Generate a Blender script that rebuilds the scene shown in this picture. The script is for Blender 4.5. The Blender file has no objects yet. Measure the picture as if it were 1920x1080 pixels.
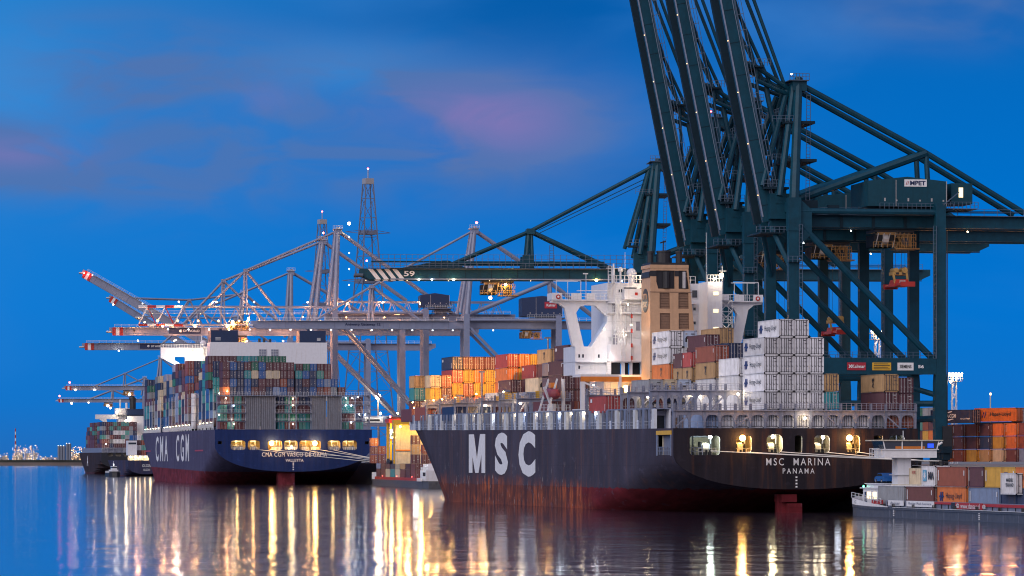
import bpy, math, random
from mathutils import Vector, Matrix
from mathutils.geometry import tessellate_polygon
rnd = random.Random(11)
R = math.radians
SC = bpy.context.scene
COL = SC.collection

# ------------------------------------------------------------------ camera
cd = bpy.data.cameras.new("camera"); cam = bpy.data.objects.new("camera", cd); COL.objects.link(cam)
CAMH = 8.2
cam.location = (0, 0, CAMH); cam.rotation_euler = (R(90), 0, 0)
cd.lens = 135; cd.sensor_width = 36; cd.shift_y = 0.16875
cd.clip_start = 1; cd.clip_end = 60000
SC.camera = cam

# ------------------------------------------------------------------ sky
world = bpy.data.worlds.new("World"); SC.world = world; world.use_nodes = True
nt = world.node_tree; nt.nodes.clear(); N = nt.nodes; LK = nt.links
def nd(t, **k):
    n = N.new(t)
    for a, b in k.items(): setattr(n, a, b)
    return n
def mth(op, a, b=None, c=None, clamp=False):
    n = nd("ShaderNodeMath", operation=op, use_clamp=clamp)
    for i, v in enumerate((a, b, c)):
        if v is None: continue
        if isinstance(v, (int, float)): n.inputs[i].default_value = v
        else: LK.new(v, n.inputs[i])
    return n.outputs[0]
def lin(c):
    return tuple((v/12.92 if v <= .04045 else ((v+.055)/1.055)**2.4) for v in [x/255 for x in c])
def mixc(f, a, b):
    n = nd("ShaderNodeMix", data_type='RGBA')
    if isinstance(f, (int, float)): n.inputs[0].default_value = f
    else: LK.new(f, n.inputs[0])
    for i, v in ((6, a), (7, b)):
        if isinstance(v, tuple): n.inputs[i].default_value = (*v, 1)
        else: LK.new(v, n.inputs[i])
    return n.outputs[2]
tc = nd("ShaderNodeTexCoord"); sep = nd("ShaderNodeSeparateXYZ"); LK.new(tc.outputs["Generated"], sep.inputs[0])
dx, dy, dz = sep.outputs
ramp = nd("ShaderNodeValToRGB"); LK.new(mth("MULTIPLY", dz, 4.0, clamp=True), ramp.inputs[0])
els = ramp.color_ramp.elements
stops = [(0.0, (34, 108, 188)), (.06, (16, 114, 202)), (.16, (2, 116, 208)), (.28, (0, 112, 202)), (.40, (4, 106, 192)), (.52, (4, 92, 172)), (1.0, (10, 60, 120))]
els[0].position = 0; els[0].color = (*lin(stops[0][1]), 1)
els[1].position = 1; els[1].color = (*lin(stops[-1][1]), 1)
for p, c in stops[1:-1]:
    e = els.new(p); e.color = (*lin(c), 1)
base = ramp.outputs[0]
# lighter sky to the left
lf = mth("MULTIPLY", mth("SMOOTH_MIN", mth("MULTIPLY", mth("ADD", dx, -0.02), -6.0), 1.0, .3), mth("MULTIPLY", dz, 5.0, clamp=True), clamp=True)
base = mixc(mth("MULTIPLY", lf, .9), base, lin((48, 150, 228)))
def cloud(scale, off, lo, hi, detail=5, dist=.6):
    mp = nd("ShaderNodeMapping"); mp.inputs["Scale"].default_value = scale; mp.inputs["Location"].default_value = off
    LK.new(tc.outputs["Generated"], mp.inputs[0])
    nz = nd("ShaderNodeTexNoise"); nz.inputs["Scale"].default_value = 1; nz.inputs["Detail"].default_value = detail
    nz.inputs["Roughness"].default_value = .48; nz.inputs["Distortion"].default_value = dist
    LK.new(mp.outputs[0], nz.inputs["Vector"])
    mr = nd("ShaderNodeMapRange", interpolation_type='SMOOTHSTEP'); mr.inputs[1].default_value = lo; mr.inputs[2].default_value = hi
    LK.new(nz.outputs[0], mr.inputs[0]); return mr.outputs[0]
def blob(cx, cz, rx, rz):
    a = mth("POWER", mth("DIVIDE", mth("SUBTRACT", dx, cx), rx), 2.0)
    b = mth("POWER", mth("DIVIDE", mth("SUBTRACT", dz, cz), rz), 2.0)
    return mth("POWER", 2.718, mth("MULTIPLY", mth("ADD", a, b), -1.0))
def pb(px, py, rx, ry):
    return blob((px-960)/7200, (864-py)/7200, rx/7200, ry/7200)
c1 = cloud((13, 1, 34), (3.1, .2, 1.9), .40, .57)
area = mth("ADD", mth("ADD", pb(600, 235, 460, 115), mth("ADD", pb(230, 120, 190, 70), pb(360, 330, 330, 70))), mth("ADD", pb(30, 300, 190, 50), mth("ADD", pb(880, 235, 210, 75), mth("MULTIPLY", pb(1780, 30, 260, 60), .6))), clamp=True)
c3 = cloud((34, 1, 95), (1.3, 4.2, 6.9), .36, .66, 6, .9)
cm = mth("MULTIPLY", mth("ADD", mth("ADD", mth("MULTIPLY", c1, .62), mth("MULTIPLY", c3, .34)), .16), mth("MULTIPLY", area, 1.7), clamp=True)
base = mixc(mth("MULTIPLY", mth("ADD", pb(960, 20, 330, 130), mth("MULTIPLY", pb(1150, 330, 260, 60), .5), clamp=True), .55), base, lin((0, 84, 160)))
base = mixc(mth("MULTIPLY", mth("ADD", pb(20, 170, 170, 130), pb(640, 130, 200, 50), clamp=True), .45), base, lin((66, 152, 226)))
sky = mixc(mth("MULTIPLY", cm, .92), base, lin((80, 116, 176)))
pk = mth("MULTIPLY", mth("ADD", mth("ADD", mth("MULTIPLY", pb(945, 232, 130, 58), .85), mth("MULTIPLY", pb(800, 210, 150, 40), .5)), mth("ADD", mth("MULTIPLY", pb(40, 290, 130, 30), .6), mth("MULTIPLY", pb(500, 190, 60, 28), .4)), clamp=True), mth("ADD", mth("ADD", mth("MULTIPLY", c1, .35), mth("MULTIPLY", c3, .45)), .25))
sky = mixc(mth("MULTIPLY", pk, .66), sky, lin((140, 120, 182)))
c2 = cloud((7, 1, 18), (8.3, .7, 4.2), .5, .72)
sky = mixc(mth("MULTIPLY", mth("MULTIPLY", c2, mth("MULTIPLY", dz, 8.0, clamp=True)), .5), sky, lin((64, 132, 208)))
# the afterglow behind the camera
back = nd("ShaderNodeMapRange", interpolation_type='SMOOTHSTEP'); back.inputs[1].default_value = .9; back.inputs[2].default_value = -.3
LK.new(dy, back.inputs[0])
sky = mixc(back.outputs[0], sky, (.36, .33, .43))
bg = nd("ShaderNodeBackground"); LK.new(sky, bg.inputs[0]); bg.inputs[1].default_value = 1.0
out = nd("ShaderNodeOutputWorld"); LK.new(bg.outputs[0], out.inputs[0])

# ------------------------------------------------------------------ the last light of the evening, low behind the camera
sl = bpy.data.lights.new("twilight_glow", 'SUN'); sl.energy = 1.9; sl.angle = R(60); sl.color = (1.0, .93, .93)
so = bpy.data.objects.new("twilight_glow", sl); COL.objects.link(so)
so.rotation_euler = (R(62), 0, R(-38))

SC.view_settings.view_transform = 'Standard'; SC.view_settings.look = 'None'
SC.view_settings.exposure = 0.0; SC.view_settings.gamma = 1
SC.render.engine = 'CYCLES'
cy = SC.cycles
cy.use_denoising = True; cy.filter_width = 1.1
try: cy.denoiser = 'OPENIMAGEDENOISE'
except Exception: pass
cy.max_bounces = 5; cy.diffuse_bounces = 2; cy.glossy_bounces = 3; cy.transmission_bounces = 2
cy.sample_clamp_indirect = 8; cy.sample_clamp_direct = 0
cy.use_adaptive_sampling = True; cy.adaptive_threshold = .015
cy.caustics_reflective = False; cy.caustics_refractive = False
try: cy.use_light_tree = True
except Exception: pass

# ------------------------------------------------------------------ frames
F0 = 7200.0
class Frame:
    """a local frame: x across (towards the land), y along (away), z up"""
    def __init__(s, ox, oy, deg, oz=0):
        s.o = (ox, oy, oz); s.a = R(deg); s.c, s.s = math.cos(s.a), math.sin(s.a)
    def W(s, x, y, z): return (s.o[0]+x*s.c-y*s.s, s.o[1]+x*s.s+y*s.c, s.o[2]+z)
    def sub(s, x, y, z=0):
        w = s.W(x, y, z); return Frame(w[0], w[1], math.degrees(s.a), w[2])

# ------------------------------------------------------------------ materials
MATS = {}
def pmat(name, col, rough=.6, metal=0, var=.12, vscale=1.2, bump=0, objcol=False, emis=None, spec=.5, streak=0, stcol=(.10, .05, .03)):
    m = bpy.data.materials.new(name); m.use_nodes = True
    t = m.node_tree; b = t.nodes["Principled BSDF"]
    b.inputs["Roughness"].default_value = rough; b.inputs["Metallic"].default_value = metal
    b.inputs["Specular IOR Level"].default_value = spec
    co = t.nodes.new("ShaderNodeTexCoord")
    if objcol:
        oi = t.nodes.new("ShaderNodeObjectInfo"); csock = oi.outputs["Color"]
    else:
        rgb = t.nodes.new("ShaderNodeRGB"); rgb.outputs[0].default_value = (*col, 1); csock = rgb.outputs[0]
    if var > 0:
        nz = t.nodes.new("ShaderNodeTexNoise"); nz.inputs["Scale"].default_value = vscale; nz.inputs["Detail"].default_value = 6
        nz.inputs["Roughness"].default_value = .65
        t.links.new(co.outputs["Object"], nz.inputs["Vector"])
        mr = t.nodes.new("ShaderNodeMapRange"); mr.inputs[1].default_value = .3; mr.inputs[2].default_value = .7
        mr.inputs[3].default_value = 1-var; mr.inputs[4].default_value = 1+var
        t.links.new(nz.outputs[0], mr.inputs[0])
        vm = t.nodes.new("ShaderNodeVectorMath"); vm.operation = 'SCALE'
        t.links.new(csock, vm.inputs[0]); t.links.new(mr.outputs[0], vm.inputs["Scale"]); csock = vm.outputs[0]
    if streak > 0:
        mp = t.nodes.new("ShaderNodeMapping"); mp.inputs["Scale"].default_value = (2.2, 2.2, .16)
        t.links.new(co.outputs["Object"], mp.inputs[0])
        n2 = t.nodes.new("ShaderNodeTexNoise"); n2.inputs["Scale"].default_value = 1; n2.inputs["Detail"].default_value = 4
        t.links.new(mp.outputs[0], n2.inputs["Vector"])
        m2 = t.nodes.new("ShaderNodeMapRange"); m2.inputs[1].default_value = .54; m2.inputs[2].default_value = .72; m2.inputs[4].default_value = streak
        t.links.new(n2.outputs[0], m2.inputs[0])
        mx = t.nodes.new("ShaderNodeMix"); mx.data_type = 'RGBA'; mx.inputs[7].default_value = (*stcol, 1)
        t.links.new(m2.outputs[0], mx.inputs[0]); t.links.new(csock, mx.inputs[6]); csock = mx.outputs[2]
    t.links.new(csock, b.inputs["Base Color"])
    if bump:
        bn = t.nodes.new("ShaderNodeTexNoise"); bn.inputs["Scale"].default_value = vscale*2.5; bn.inputs["Detail"].default_value = 4
        t.links.new(co.outputs["Object"], bn.inputs["Vector"])
        bp = t.nodes.new("ShaderNodeBump"); bp.inputs["Strength"].default_value = bump; bp.inputs["Distance"].default_value = .1
        t.links.new(bn.outputs[0], bp.inputs["Height"]); t.links.new(bp.outputs[0], b.inputs["Normal"])
    if emis:
        b.inputs["Emission Color"].default_value = (*emis[0], 1); b.inputs["Emission Strength"].default_value = emis[1]
    MATS[name] = m
    return m
paint = pmat("container_paint", None, .55, var=.16, vscale=.9, objcol=True, streak=.5)
galv = pmat("galvanised_rods", (.42, .40, .40), .4, .3)
dark = pmat("dark_recess", (.012, .012, .016), .8)
white = pmat("white_ship_paint", (.70, .71, .76), .4, var=.05, streak=.22, stcol=(.45, .36, .3))
rail = pmat("white_rails", (.6, .62, .66), .5)
greyst = pmat("blue_grey_steel", (.19, .21, .29), .5, var=.2, streak=.3)
lash = pmat("lashing_steel", (.26, .26, .33), .5, var=.2, streak=.4)
headb = pmat("worn_yellow_paint", (.42, .27, .09), .6, var=.3)
yel = pmat("yellow_paint", (.70, .40, .03), .5)
tan = pmat("funnel_tan", (.55, .33, .19), .5, var=.08, streak=.18, stcol=(.28, .16, .1))
tand = pmat("louvre_tan", (.24, .14, .09), .6)
black = pmat("black_paint", (.02, .02, .025), .5)
glass = pmat("window_glass", (.03, .04, .06), .1, spec=.8)
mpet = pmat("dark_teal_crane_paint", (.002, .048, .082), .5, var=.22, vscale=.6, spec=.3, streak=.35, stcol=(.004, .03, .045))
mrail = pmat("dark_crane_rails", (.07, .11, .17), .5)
mstrip = pmat("pale_edge_highlight", (.20, .24, .34), .5)
mpetd = pmat("dark_teal_shade_steel", (.004, .020, .035), .6, var=.2, spec=.25)  # crane teal with shade put into the colour, as for undersides
dpw = pmat("pale_blue_grey_crane_paint", (.20, .23, .34), .45, var=.12, vscale=.4)
dpwd = pmat("grey_crane_steel", (.15, .17, .24), .5)
housed = pmat("dark_blue_house", (.012, .03, .09), .5)
tealh = pmat("dark_teal_house", (.003, .05, .08), .6, spec=.3, streak=.3, stcol=(.004,.03,.04))
redp = pmat("red_paint", (.42, .03, .025), .5)
whitep = pmat("white_marking", (.78, .78, .80), .5, var=.1)
creamp = pmat("cream_inside", (.55, .50, .40), .6, streak=.3)
signb = pmat("sign_navy", (.01, .025, .09), .5)
signred = pmat("sign_red", (.40, .02, .04), .5)
orangep = pmat("orange_paint", (.62, .20, .03), .5)
trol = pmat("trolley_steel", (.25, .14, .05), .5, var=.3)
concrete = pmat("concrete", (.24, .23, .22), .8, bump=.3)
soil = pmat("dark_bank", (.03, .035, .03), .9, var=.4, vscale=.02)
sand = pmat("sand_bank", (.17, .14, .13), .9, var=.2, vscale=.02)
ropem = pmat("mooring_rope", (.72, .70, .66), .8)
corr = pmat("grey_corrugated", (.22, .23, .27), .5, var=.15, streak=.5)
bargeh = pmat("barge_grey_hull", (.075, .08, .10), .5, var=.25, streak=.5, stcol=(.15, .13, .12))
silo = pmat("silo_grey", (.16, .19, .25), .6)
logob = pmat("logo_blue", (.01, .03, .16), .5)
logok = pmat("logo_dark", (.03, .03, .035), .5)
def emat(name, col, s):
    m = bpy.data.materials.new(name); m.use_nodes = True
    b = m.node_tree.nodes["Principled BSDF"]; b.inputs["Base Color"].default_value = (*col, 1)
    b.inputs["Emission Color"].default_value = (*col, 1); b.inputs["Emission Strength"].default_value = s
    MATS[name] = m; return m
LO = emat("lamp_orange", (1, .50, .12), 60)
LW = emat("lamp_warm", (1, .78, .48), 40)
LC = emat("lamp_cold", (.85, .95, 1), 40)
LR = emat("lamp_red", (1, .08, .06), 30)
LF = emat("far_lamp", (1, .60, .26), 3.2); LFW = emat("crane_lamp", (1, .74, .45), 10)
LFC = emat("far_lamp_cold", (.8, .92, 1), 2.2)
LWIN = emat("lit_window", (1, .80, .45), 1.6)
LG = emat("lamp_green", (.1, 1, .5), 10)

# ------------------------------------------------------------------ mesh builder
class MB:
    def __init__(s, *mats): s.v = []; s.f = []; s.m = []; s.mats = list(mats)
    def box(s, x0, x1, y0, y1, z0, z1, m=0):
        b = len(s.v)
        s.v += [(x0,y0,z0),(x1,y0,z0),(x1,y1,z0),(x0,y1,z0),(x0,y0,z1),(x1,y0,z1),(x1,y1,z1),(x0,y1,z1)]
        for q in ((0,3,2,1),(4,5,6,7),(0,1,5,4),(1,2,6,5),(2,3,7,6),(3,0,4,7)):
            s.f.append(tuple(b+i for i in q)); s.m.append(m)
        return s
    def beam(s, p, q, w, h=None, m=0, up=(0,0,1)):
        h = h or w; p = Vector(p); q = Vector(q); d = (q-p)
        if d.length < 1e-6: return s
        d.normalize(); u = Vector(up)
        if abs(d.dot(u)) > .99: u = Vector((1,0,0))
        a = d.cross(u).normalized(); c = a.cross(d).normalized(); b = len(s.v)
        for e in (p, q):
            for i, j in ((-1,-1),(1,-1),(1,1),(-1,1)):
                s.v.append(tuple(e+a*(i*w/2)+c*(j*h/2)))
        for k in ((0,1,5,4),(1,2,6,5),(2,3,7,6),(3,0,4,7),(3,2,1,0),(4,5,6,7)):
            s.f.append(tuple(b+i for i in k)); s.m.append(m)
        return s
    def tube(s, p, q, r, n=8, m=0, r2=None, cap=True):
        p = Vector(p); q = Vector(q); d = (q-p)
        if d.length < 1e-6: return s
        d.normalize(); u = Vector((0,0,1)) if abs(d.z) < .95 else Vector((1,0,0))
        a = d.cross(u).normalized(); c = a.cross(d).normalized(); b = len(s.v); r2 = r if r2 is None else r2
        for e, rr in ((p, r), (q, r2)):
            for i in range(n):
                t = 2*math.pi*i/n; s.v.append(tuple(e+a*(rr*math.cos(t))+c*(rr*math.sin(t))))
        for i in range(n):
            j = (i+1) % n; s.f.append((b+i, b+j, b+n+j, b+n+i)); s.m.append(m)
        if cap:
            s.f.append(tuple(b+i for i in range(n-1,-1,-1))); s.m.append(m)
            s.f.append(tuple(b+n+i for i in range(n))); s.m.append(m)
        return s
    def ball(s, c, r, m=0, n=8, k=6, sz=1):
        b = len(s.v)
        for j in range(1, k):
            t = math.pi*j/k
            for i in range(n):
                f = 2*math.pi*i/n; s.v.append((c[0]+r*math.sin(t)*math.cos(f), c[1]+r*math.sin(t)*math.sin(f), c[2]+r*sz*math.cos(t)))
        top = len(s.v); s.v.append((c[0], c[1], c[2]+r*sz)); bot = len(s.v); s.v.append((c[0], c[1], c[2]-r*sz))
        for j in range(k-2):
            for i in range(n):
                i2 = (i+1) % n; s.f.append((b+j*n+i, b+j*n+i2, b+(j+1)*n+i2, b+(j+1)*n+i)); s.m.append(m)
        for i in range(n):
            i2 = (i+1) % n; s.f.append((top, b+i2, b+i)); s.m.append(m)
            s.f.append((bot, b+(k-2)*n+i, b+(k-2)*n+i2)); s.m.append(m)
        return s
    def prism(s, pts, axis, a0, a1, m=0):
        """polygon pts in the plane across axis, extruded from a0 to a1"""
        def P(p, a): return {'x': (a, p[0], p[1]), 'y': (p[0], a, p[1]), 'z': (p[0], p[1], a)}[axis]
        b = len(s.v); n = len(pts)
        for a in (a0, a1):
            for p in pts: s.v.append(P(p, a))
        tris = tessellate_polygon([[Vector((p[0], p[1], 0)) for p in pts]])
        for t in tris:
            s.f.append(tuple(b+i for i in t)); s.m.append(m)
            s.f.append(tuple(b+n+i for i in reversed(t))); s.m.append(m)
        for i in range(n):
            j = (i+1) % n; s.f.append((b+i, b+j, b+n+j, b+n+i)); s.m.append(m)
        return s
    def plate(s, outer, holes, y0, y1, m=0, mh=None):
        """upright plate across y with openings"""
        loops = [outer]+holes; flat = [p for l in loops for p in l]
        tris = tessellate_polygon([[Vector((p[0], p[1], 0)) for p in l] for l in loops])
        b = len(s.v); n = len(flat)
        for y in (y0, y1):
            for p in flat: s.v.append((p[0], y, p[1]))
        for t in tris:
            s.f.append(tuple(b+i for i in t)); s.m.append(m)
            s.f.append(tuple(b+n+i for i in reversed(t))); s.m.append(m)
        k = 0
        for li, l in enumerate(loops):
            for i in range(len(l)):
                j = (i+1) % len(l); s.f.append((b+k+i, b+k+j, b+n+k+j, b+n+k+i)); s.m.append(m if (li == 0 or mh is None) else mh)
            k += len(l)
        return s
    def railing(s, p, q, h=1.1, n=6, r=.05, m=0, mid=2):
        p = Vector(p); q = Vector(q); up = Vector((0,0,h))
        for i in range(n+1):
            a = p.lerp(q, i/n); s.beam(a, a+up, r*2, m=m)
        for k in range(1, mid+1):
            s.beam(p+up*(k/mid), q+up*(k/mid), r*1.6, m=m)
        return s
    def ladder(s, p, q, w=.6, step=.6, r=.05, m=0, side=(1,0,0)):
        p = Vector(p); q = Vector(q); sd = Vector(side)*w/2
        s.beam(p-sd, q-sd, r*2, m=m); s.beam(p+sd, q+sd, r*2, m=m)
        n = max(1, int((q-p).length/step))
        for i in range(n+1):
            a = p.lerp(q, i/n); s.beam(a-sd, a+sd, r*1.4, m=m)
        return s
    def mesh(s, name):
        me = bpy.data.meshes.new(name); me.from_pydata(s.v, [], s.f)
        for mt in s.mats: me.materials.append(mt)
        me.polygons.foreach_set("material_index", s.m); me.update(); return me
    def build(s, name, parent=None, **kw):
        o = bpy.data.objects.new(name, s.mesh(name)); COL.objects.link(o); o.parent = parent
        for a, b in kw.items(): o[a] = b
        return o
def tag(o, label=None, cat=None, group=None, kind=None):
    if label: o["label"] = label
    if cat: o["category"] = cat
    if group: o["group"] = group
    if kind: o["kind"] = kind
    return o
def root(name, F, label, cat, group=None):
    o = bpy.data.objects.new(name, None); COL.objects.link(o)
    o.location = F.o; o.rotation_euler = (0, 0, F.a); return tag(o, label, cat, group)
def light(F, x, y, z, e, col=(1,.62,.25), r=.3, name="lamp_light", spot=None):
    l = bpy.data.lights.new(name, 'POINT'); l.energy = e; l.color = col; l.shadow_soft_size = r
    o = bpy.data.objects.new(name, l); COL.objects.link(o); o.location = F.W(x, y, z); return o
# ------------------------------------------------------------------ lettering
TCACHE = {}
def text_mesh(body, bold=.0, space=1.0, lsp=1.0):
    k = (body, bold, space)
    if k not in TCACHE:
        c = bpy.data.curves.new("lettering", 'FONT'); c.body = body; c.size = 1; c.offset = bold; c.extrude = 0.0
        c.space_character = space; c.align_x = 'CENTER'; c.resolution_u = 3; c.space_line = lsp
        o = bpy.data.objects.new("lettering", c)
        me = bpy.data.meshes.new_from_object(o)
        bpy.data.objects.remove(o)
        vs = [v.co.copy() for v in me.vertices]; fs = [tuple(p.vertices) for p in me.polygons]
        x0 = min(v.x for v in vs); x1 = max(v.x for v in vs); y0 = min(v.y for v in vs); y1 = max(v.y for v in vs)
        bpy.data.meshes.remove(me)
        TCACHE[k] = ([((v.x-x0)/(x1-x0)-.5, (v.y-y0)/(y1-y0)-.5) for v in vs], fs)
    return TCACHE[k]
def lettering(body, w, h, mat, parent, loc, face='y', bold=.0, space=1.0, name="lettering", F=None, th=.03, lsp=1.0):
    """face 'y': read from -y; face 'x': read from -x.  loc = middle"""
    vs, fs = text_mesh(body, bold, space, lsp); mb = MB(mat); n = len(vs)
    for k in (0, 1):
        d = th*k
        for (a, b) in vs:
            if face == 'y': mb.v.append((loc[0]+a*w, loc[1]-d, loc[2]+b*h))
            else: mb.v.append((loc[0]-d, loc[1]-a*w, loc[2]+b*h))
    mb.f = [tuple(i+n for i in f) for f in fs]; mb.m = [0]*len(mb.f)
    return mb.build(name, parent)
def rrect(x0, x1, z0, z1, r=.5, n=4):
    r = min(r, (x1-x0)/2, (z1-z0)/2); o = []
    for cx, cz, a in ((x1-r, z1-r, 0), (x0+r, z1-r, 90), (x0+r, z0+r, 180), (x1-r, z0+r, 270)):
        for i in range(n+1):
            t = R(a+90*i/n); o.append((cx+r*math.cos(t), cz+r*math.sin(t)))
    return o

# ------------------------------------------------------------------ water, far bank, quay
def water_mat():
    m = bpy.data.materials.new("harbour_water"); m.use_nodes = True; t = m.node_tree; b = t.nodes["Principled BSDF"]
    b.inputs["Base Color"].default_value = (.035, .028, .045, 1); b.inputs["Roughness"].default_value = .075
    b.inputs["IOR"].default_value = 1.33
    co = t.nodes.new("ShaderNodeTexCoord")
    def noise(sc, det, strength, dist, prev=None):
        mp = t.nodes.new("ShaderNodeMapping"); mp.inputs["Scale"].default_value = sc
        t.links.new(co.outputs["Object"], mp.inputs[0])
        nz = t.nodes.new("ShaderNodeTexNoise"); nz.inputs["Scale"].default_value = 1; nz.inputs["Detail"].default_value = det
        nz.inputs["Roughness"].default_value = .6
        t.links.new(mp.outputs[0], nz.inputs["Vector"])
        bp = t.nodes.new("ShaderNodeBump"); bp.inputs["Strength"].default_value = strength; bp.inputs["Distance"].default_value = dist
        t.links.new(nz.outputs[0], bp.inputs["Height"])
        if prev: t.links.new(prev.outputs[0], bp.inputs["Normal"])
        return bp
    a = noise((.34, .11, .2), 4, 1.0, .042)
    c0 = noise((.07, .030, .02), 3, 1.0, .17, a)
    c = noise((.008, .004, .02), 2, 1.0, .5, c0)
    t.links.new(c.outputs[0], b.inputs["Normal"])
    return m
WATER = water_mat()
mb = MB(WATER); mb.v = [(-16000, -300, 0), (16000, -300, 0), (16000, 30000, 0), (-16000, 30000, 0)]; mb.f = [(0, 1, 2, 3)]; mb.m = [0]
tag(mb.build("water"), kind="structure")
EDGE = [(76, 560), (66.5, 600), (47.3, 694), (37.2, 767), (26, 883), (-13, 1145), (-43, 1318), (-125, 1726), (-221, 2400), (-247, 2640), (-309, 3190), (-420, 4300)]
mb = MB(concrete); n = len(EDGE); QZ = 7.4
far = [(700, 4300), (700, 560)]
mb.prism([(x, y) for x, y in EDGE]+far, 'z', -2, QZ)
tag(mb.build("quay"), kind="structure")
mb = MB(sand, soil)
mb.prism([(-6000, 6500), (5000, 6900), (5000, 9000), (-6000, 9000)], 'z', -1, 5.2, 0)
mb.prism([(-6000, 6620), (5000, 7020), (5000, 8990), (-6000, 8990)], 'z', 5.3, 10, 1)
tag(mb.build("far_bank"), kind="structure")
# ------------------------------------------------------------------ hulls
def hull_mat(name, top, red, zr, slope, rust=0, ymax=250, patch=(.16, .07, .05), var=.15):
    m = bpy.data.materials.new(name); m.use_nodes = True; t = m.node_tree; b = t.nodes["Principled BSDF"]; L = t.links.new
    b.inputs["Roughness"].default_value = .8; b.inputs["Specular IOR Level"].default_value = .15
    co = t.nodes.new("ShaderNodeTexCoord"); sp = t.nodes.new("ShaderNodeSeparateXYZ"); L(co.outputs["Object"], sp.inputs[0])
    def M(op, a, b2=None, clamp=False):
        n = t.nodes.new("ShaderNodeMath"); n.operation = op; n.use_clamp = clamp
        for i, v in enumerate((a, b2)):
            if v is None: continue
            if isinstance(v, (int, float)): n.inputs[i].default_value = v
            else: L(v, n.inputs[i])
        return n.outputs[0]
    def NZ(sc, det=5, off=(0,0,0)):
        mp = t.nodes.new("ShaderNodeMapping"); mp.inputs["Scale"].default_value = sc; mp.inputs["Location"].default_value = off
        L(co.outputs["Object"], mp.inputs[0]); n = t.nodes.new("ShaderNodeTexNoise"); n.inputs["Scale"].default_value = 1
        n.inputs["Detail"].default_value = det; n.inputs["Roughness"].default_value = .6; L(mp.outputs[0], n.inputs["Vector"]); return n.outputs[0]
    def MR(v, a, b2, c=0, d=1):
        n = t.nodes.new("ShaderNodeMapRange"); n.interpolation_type = 'SMOOTHSTEP'
        for i, x in ((1, a), (2, b2), (3, c), (4, d)): n.inputs[i].default_value = x
        L(v, n.inputs[0]); return n.outputs[0]
    def MX(f, a, b2):
        n = t.nodes.new("ShaderNodeMix"); n.data_type = 'RGBA'; L(f, n.inputs[0])
        for i, v in ((6, a), (7, b2)):
            if isinstance(v, tuple): n.inputs[i].default_value = (*v, 1)
            else: L(v, n.inputs[i])
        return n.outputs[2]
    x, y, z = sp.outputs
    MXd = MX(MR(NZ((.5, .3, .25), 6, (6, 2, 6)), .40, .62), (.052, .032, .042), (.085, .040, .038))
    c = MX(MR(NZ((.5, .12, .05)), .35, .7), tuple(v*(1-var) for v in top), tuple(v*(1+var*2) for v in top))
    c = MX(M("MULTIPLY", MR(NZ((.8, .5, .05), 6, (3, 9, 1)), .5, .72), .55), c, patch)
    rz = M("ADD", M("MULTIPLY", y, slope), zr)
    rm = MX(MR(NZ((.6, .12, .3)), .35, .7), tuple(v*.7 for v in red), tuple(v*1.25 for v in red))
    if rust: rm = MX(M("MULTIPLY", MR(M("ADD", y, M("MULTIPLY", NZ((.2, .08, .4), 4, (3, 3, 3)), 60)), 88, 112), .88), rm, MXd)
    # waterline boundary with a few worn places
    edge = M("ADD", M("SUBTRACT", z, rz), M("MULTIPLY", M("SUBTRACT", NZ((1, .4, .3), 5, (1, 2, 3)), .5), .5 if not rust else 1.2))
    c = MX(MR(edge, .08, -.08), c, rm)
    if rust:
        ym = M("MULTIPLY", MR(y, 48, 62), M("SUBTRACT", 1.0, MR(y, ymax, ymax+60)))
        st = MR(NZ((1.5, .55, .09), 8, (5, 1, 7)), .43, .54)
        zm = M("SUBTRACT", 1.0, MR(M("ADD", z, M("MULTIPLY", NZ((.3, .06, .1), 3, (7, 7, 7)), -5)), 0.6, 3.6))
        c = MX(M("MULTIPLY", M("MULTIPLY", MR(NZ((.3, .05, .2), 3, (2, 8, 2)), .35, .6), M("MULTIPLY", ym, zm)), .55), c, (.13, .045, .035))
        big = MR(NZ((.2, .055, .12), 4, (11, 5, 8)), .38, .60)
        st2 = MR(NZ((2.6, 1.9, .35), 9, (1, 6, 3)), .46, .58)
        stt = M("MULTIPLY", M("MULTIPLY", st, M("ADD", M("MULTIPLY", st2, .6), .45)), M("ADD", M("MULTIPLY", big, .8), .2))
        c = MX(M("MULTIPLY", M("MULTIPLY", stt, zm), M("MULTIPLY", ym, rust)), c, (.46, .12, .045))
        s2 = MR(NZ((3, 1.6, .35), 8, (15, 4, 2)), .63, .68)
        c = MX(M("MULTIPLY", M("MULTIPLY", s2, M("SUBTRACT", 1.0, MR(z, 5, 9))), M("MULTIPLY", ym, .75)), c, (.50, .48, .46))
    vs_ = MR(M("ABSOLUTE", M("SUBTRACT", M("FRACT", M("MULTIPLY", y, .083)), .5)), .492, .5)
    c = MX(M("MULTIPLY", vs_, .4), c, tuple(v*.45 for v in top))
    scf = MR(NZ((.4, .22, .5), 9, (9, 9, 3)), .60, .66)
    c = MX(M("MULTIPLY", scf, .25), c, tuple(min(1, v*2.4) for v in top))
    # plate seams
    sm = MR(M("ABSOLUTE", M("SUBTRACT", M("FRACT", M("MULTIPLY", z, .27)), .5)), .485, .5)
    c = MX(M("MULTIPLY", sm, .35), c, tuple(v*.5 for v in top))
    bn = NZ((.5, .25, .4), 3, (4, 4, 4)); bp = t.nodes.new("ShaderNodeBump"); bp.inputs["Strength"].default_value = .35; bp.inputs["Distance"].default_value = .25
    L(bn, bp.inputs["Height"]); L(bp.outputs[0], b.inputs["Normal"])
    L(c, b.inputs["Base Color"])
    return m
def lerp(a, b, t): return a+(b-a)*t
def interp(x, pts):
    if x <= pts[0][0]: return pts[0][1]
    for (a, b), (c, d) in zip(pts, pts[1:]):
        if x <= c: return lerp(b, d, (x-a)/(c-a))
    return pts[-1][1]
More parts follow.
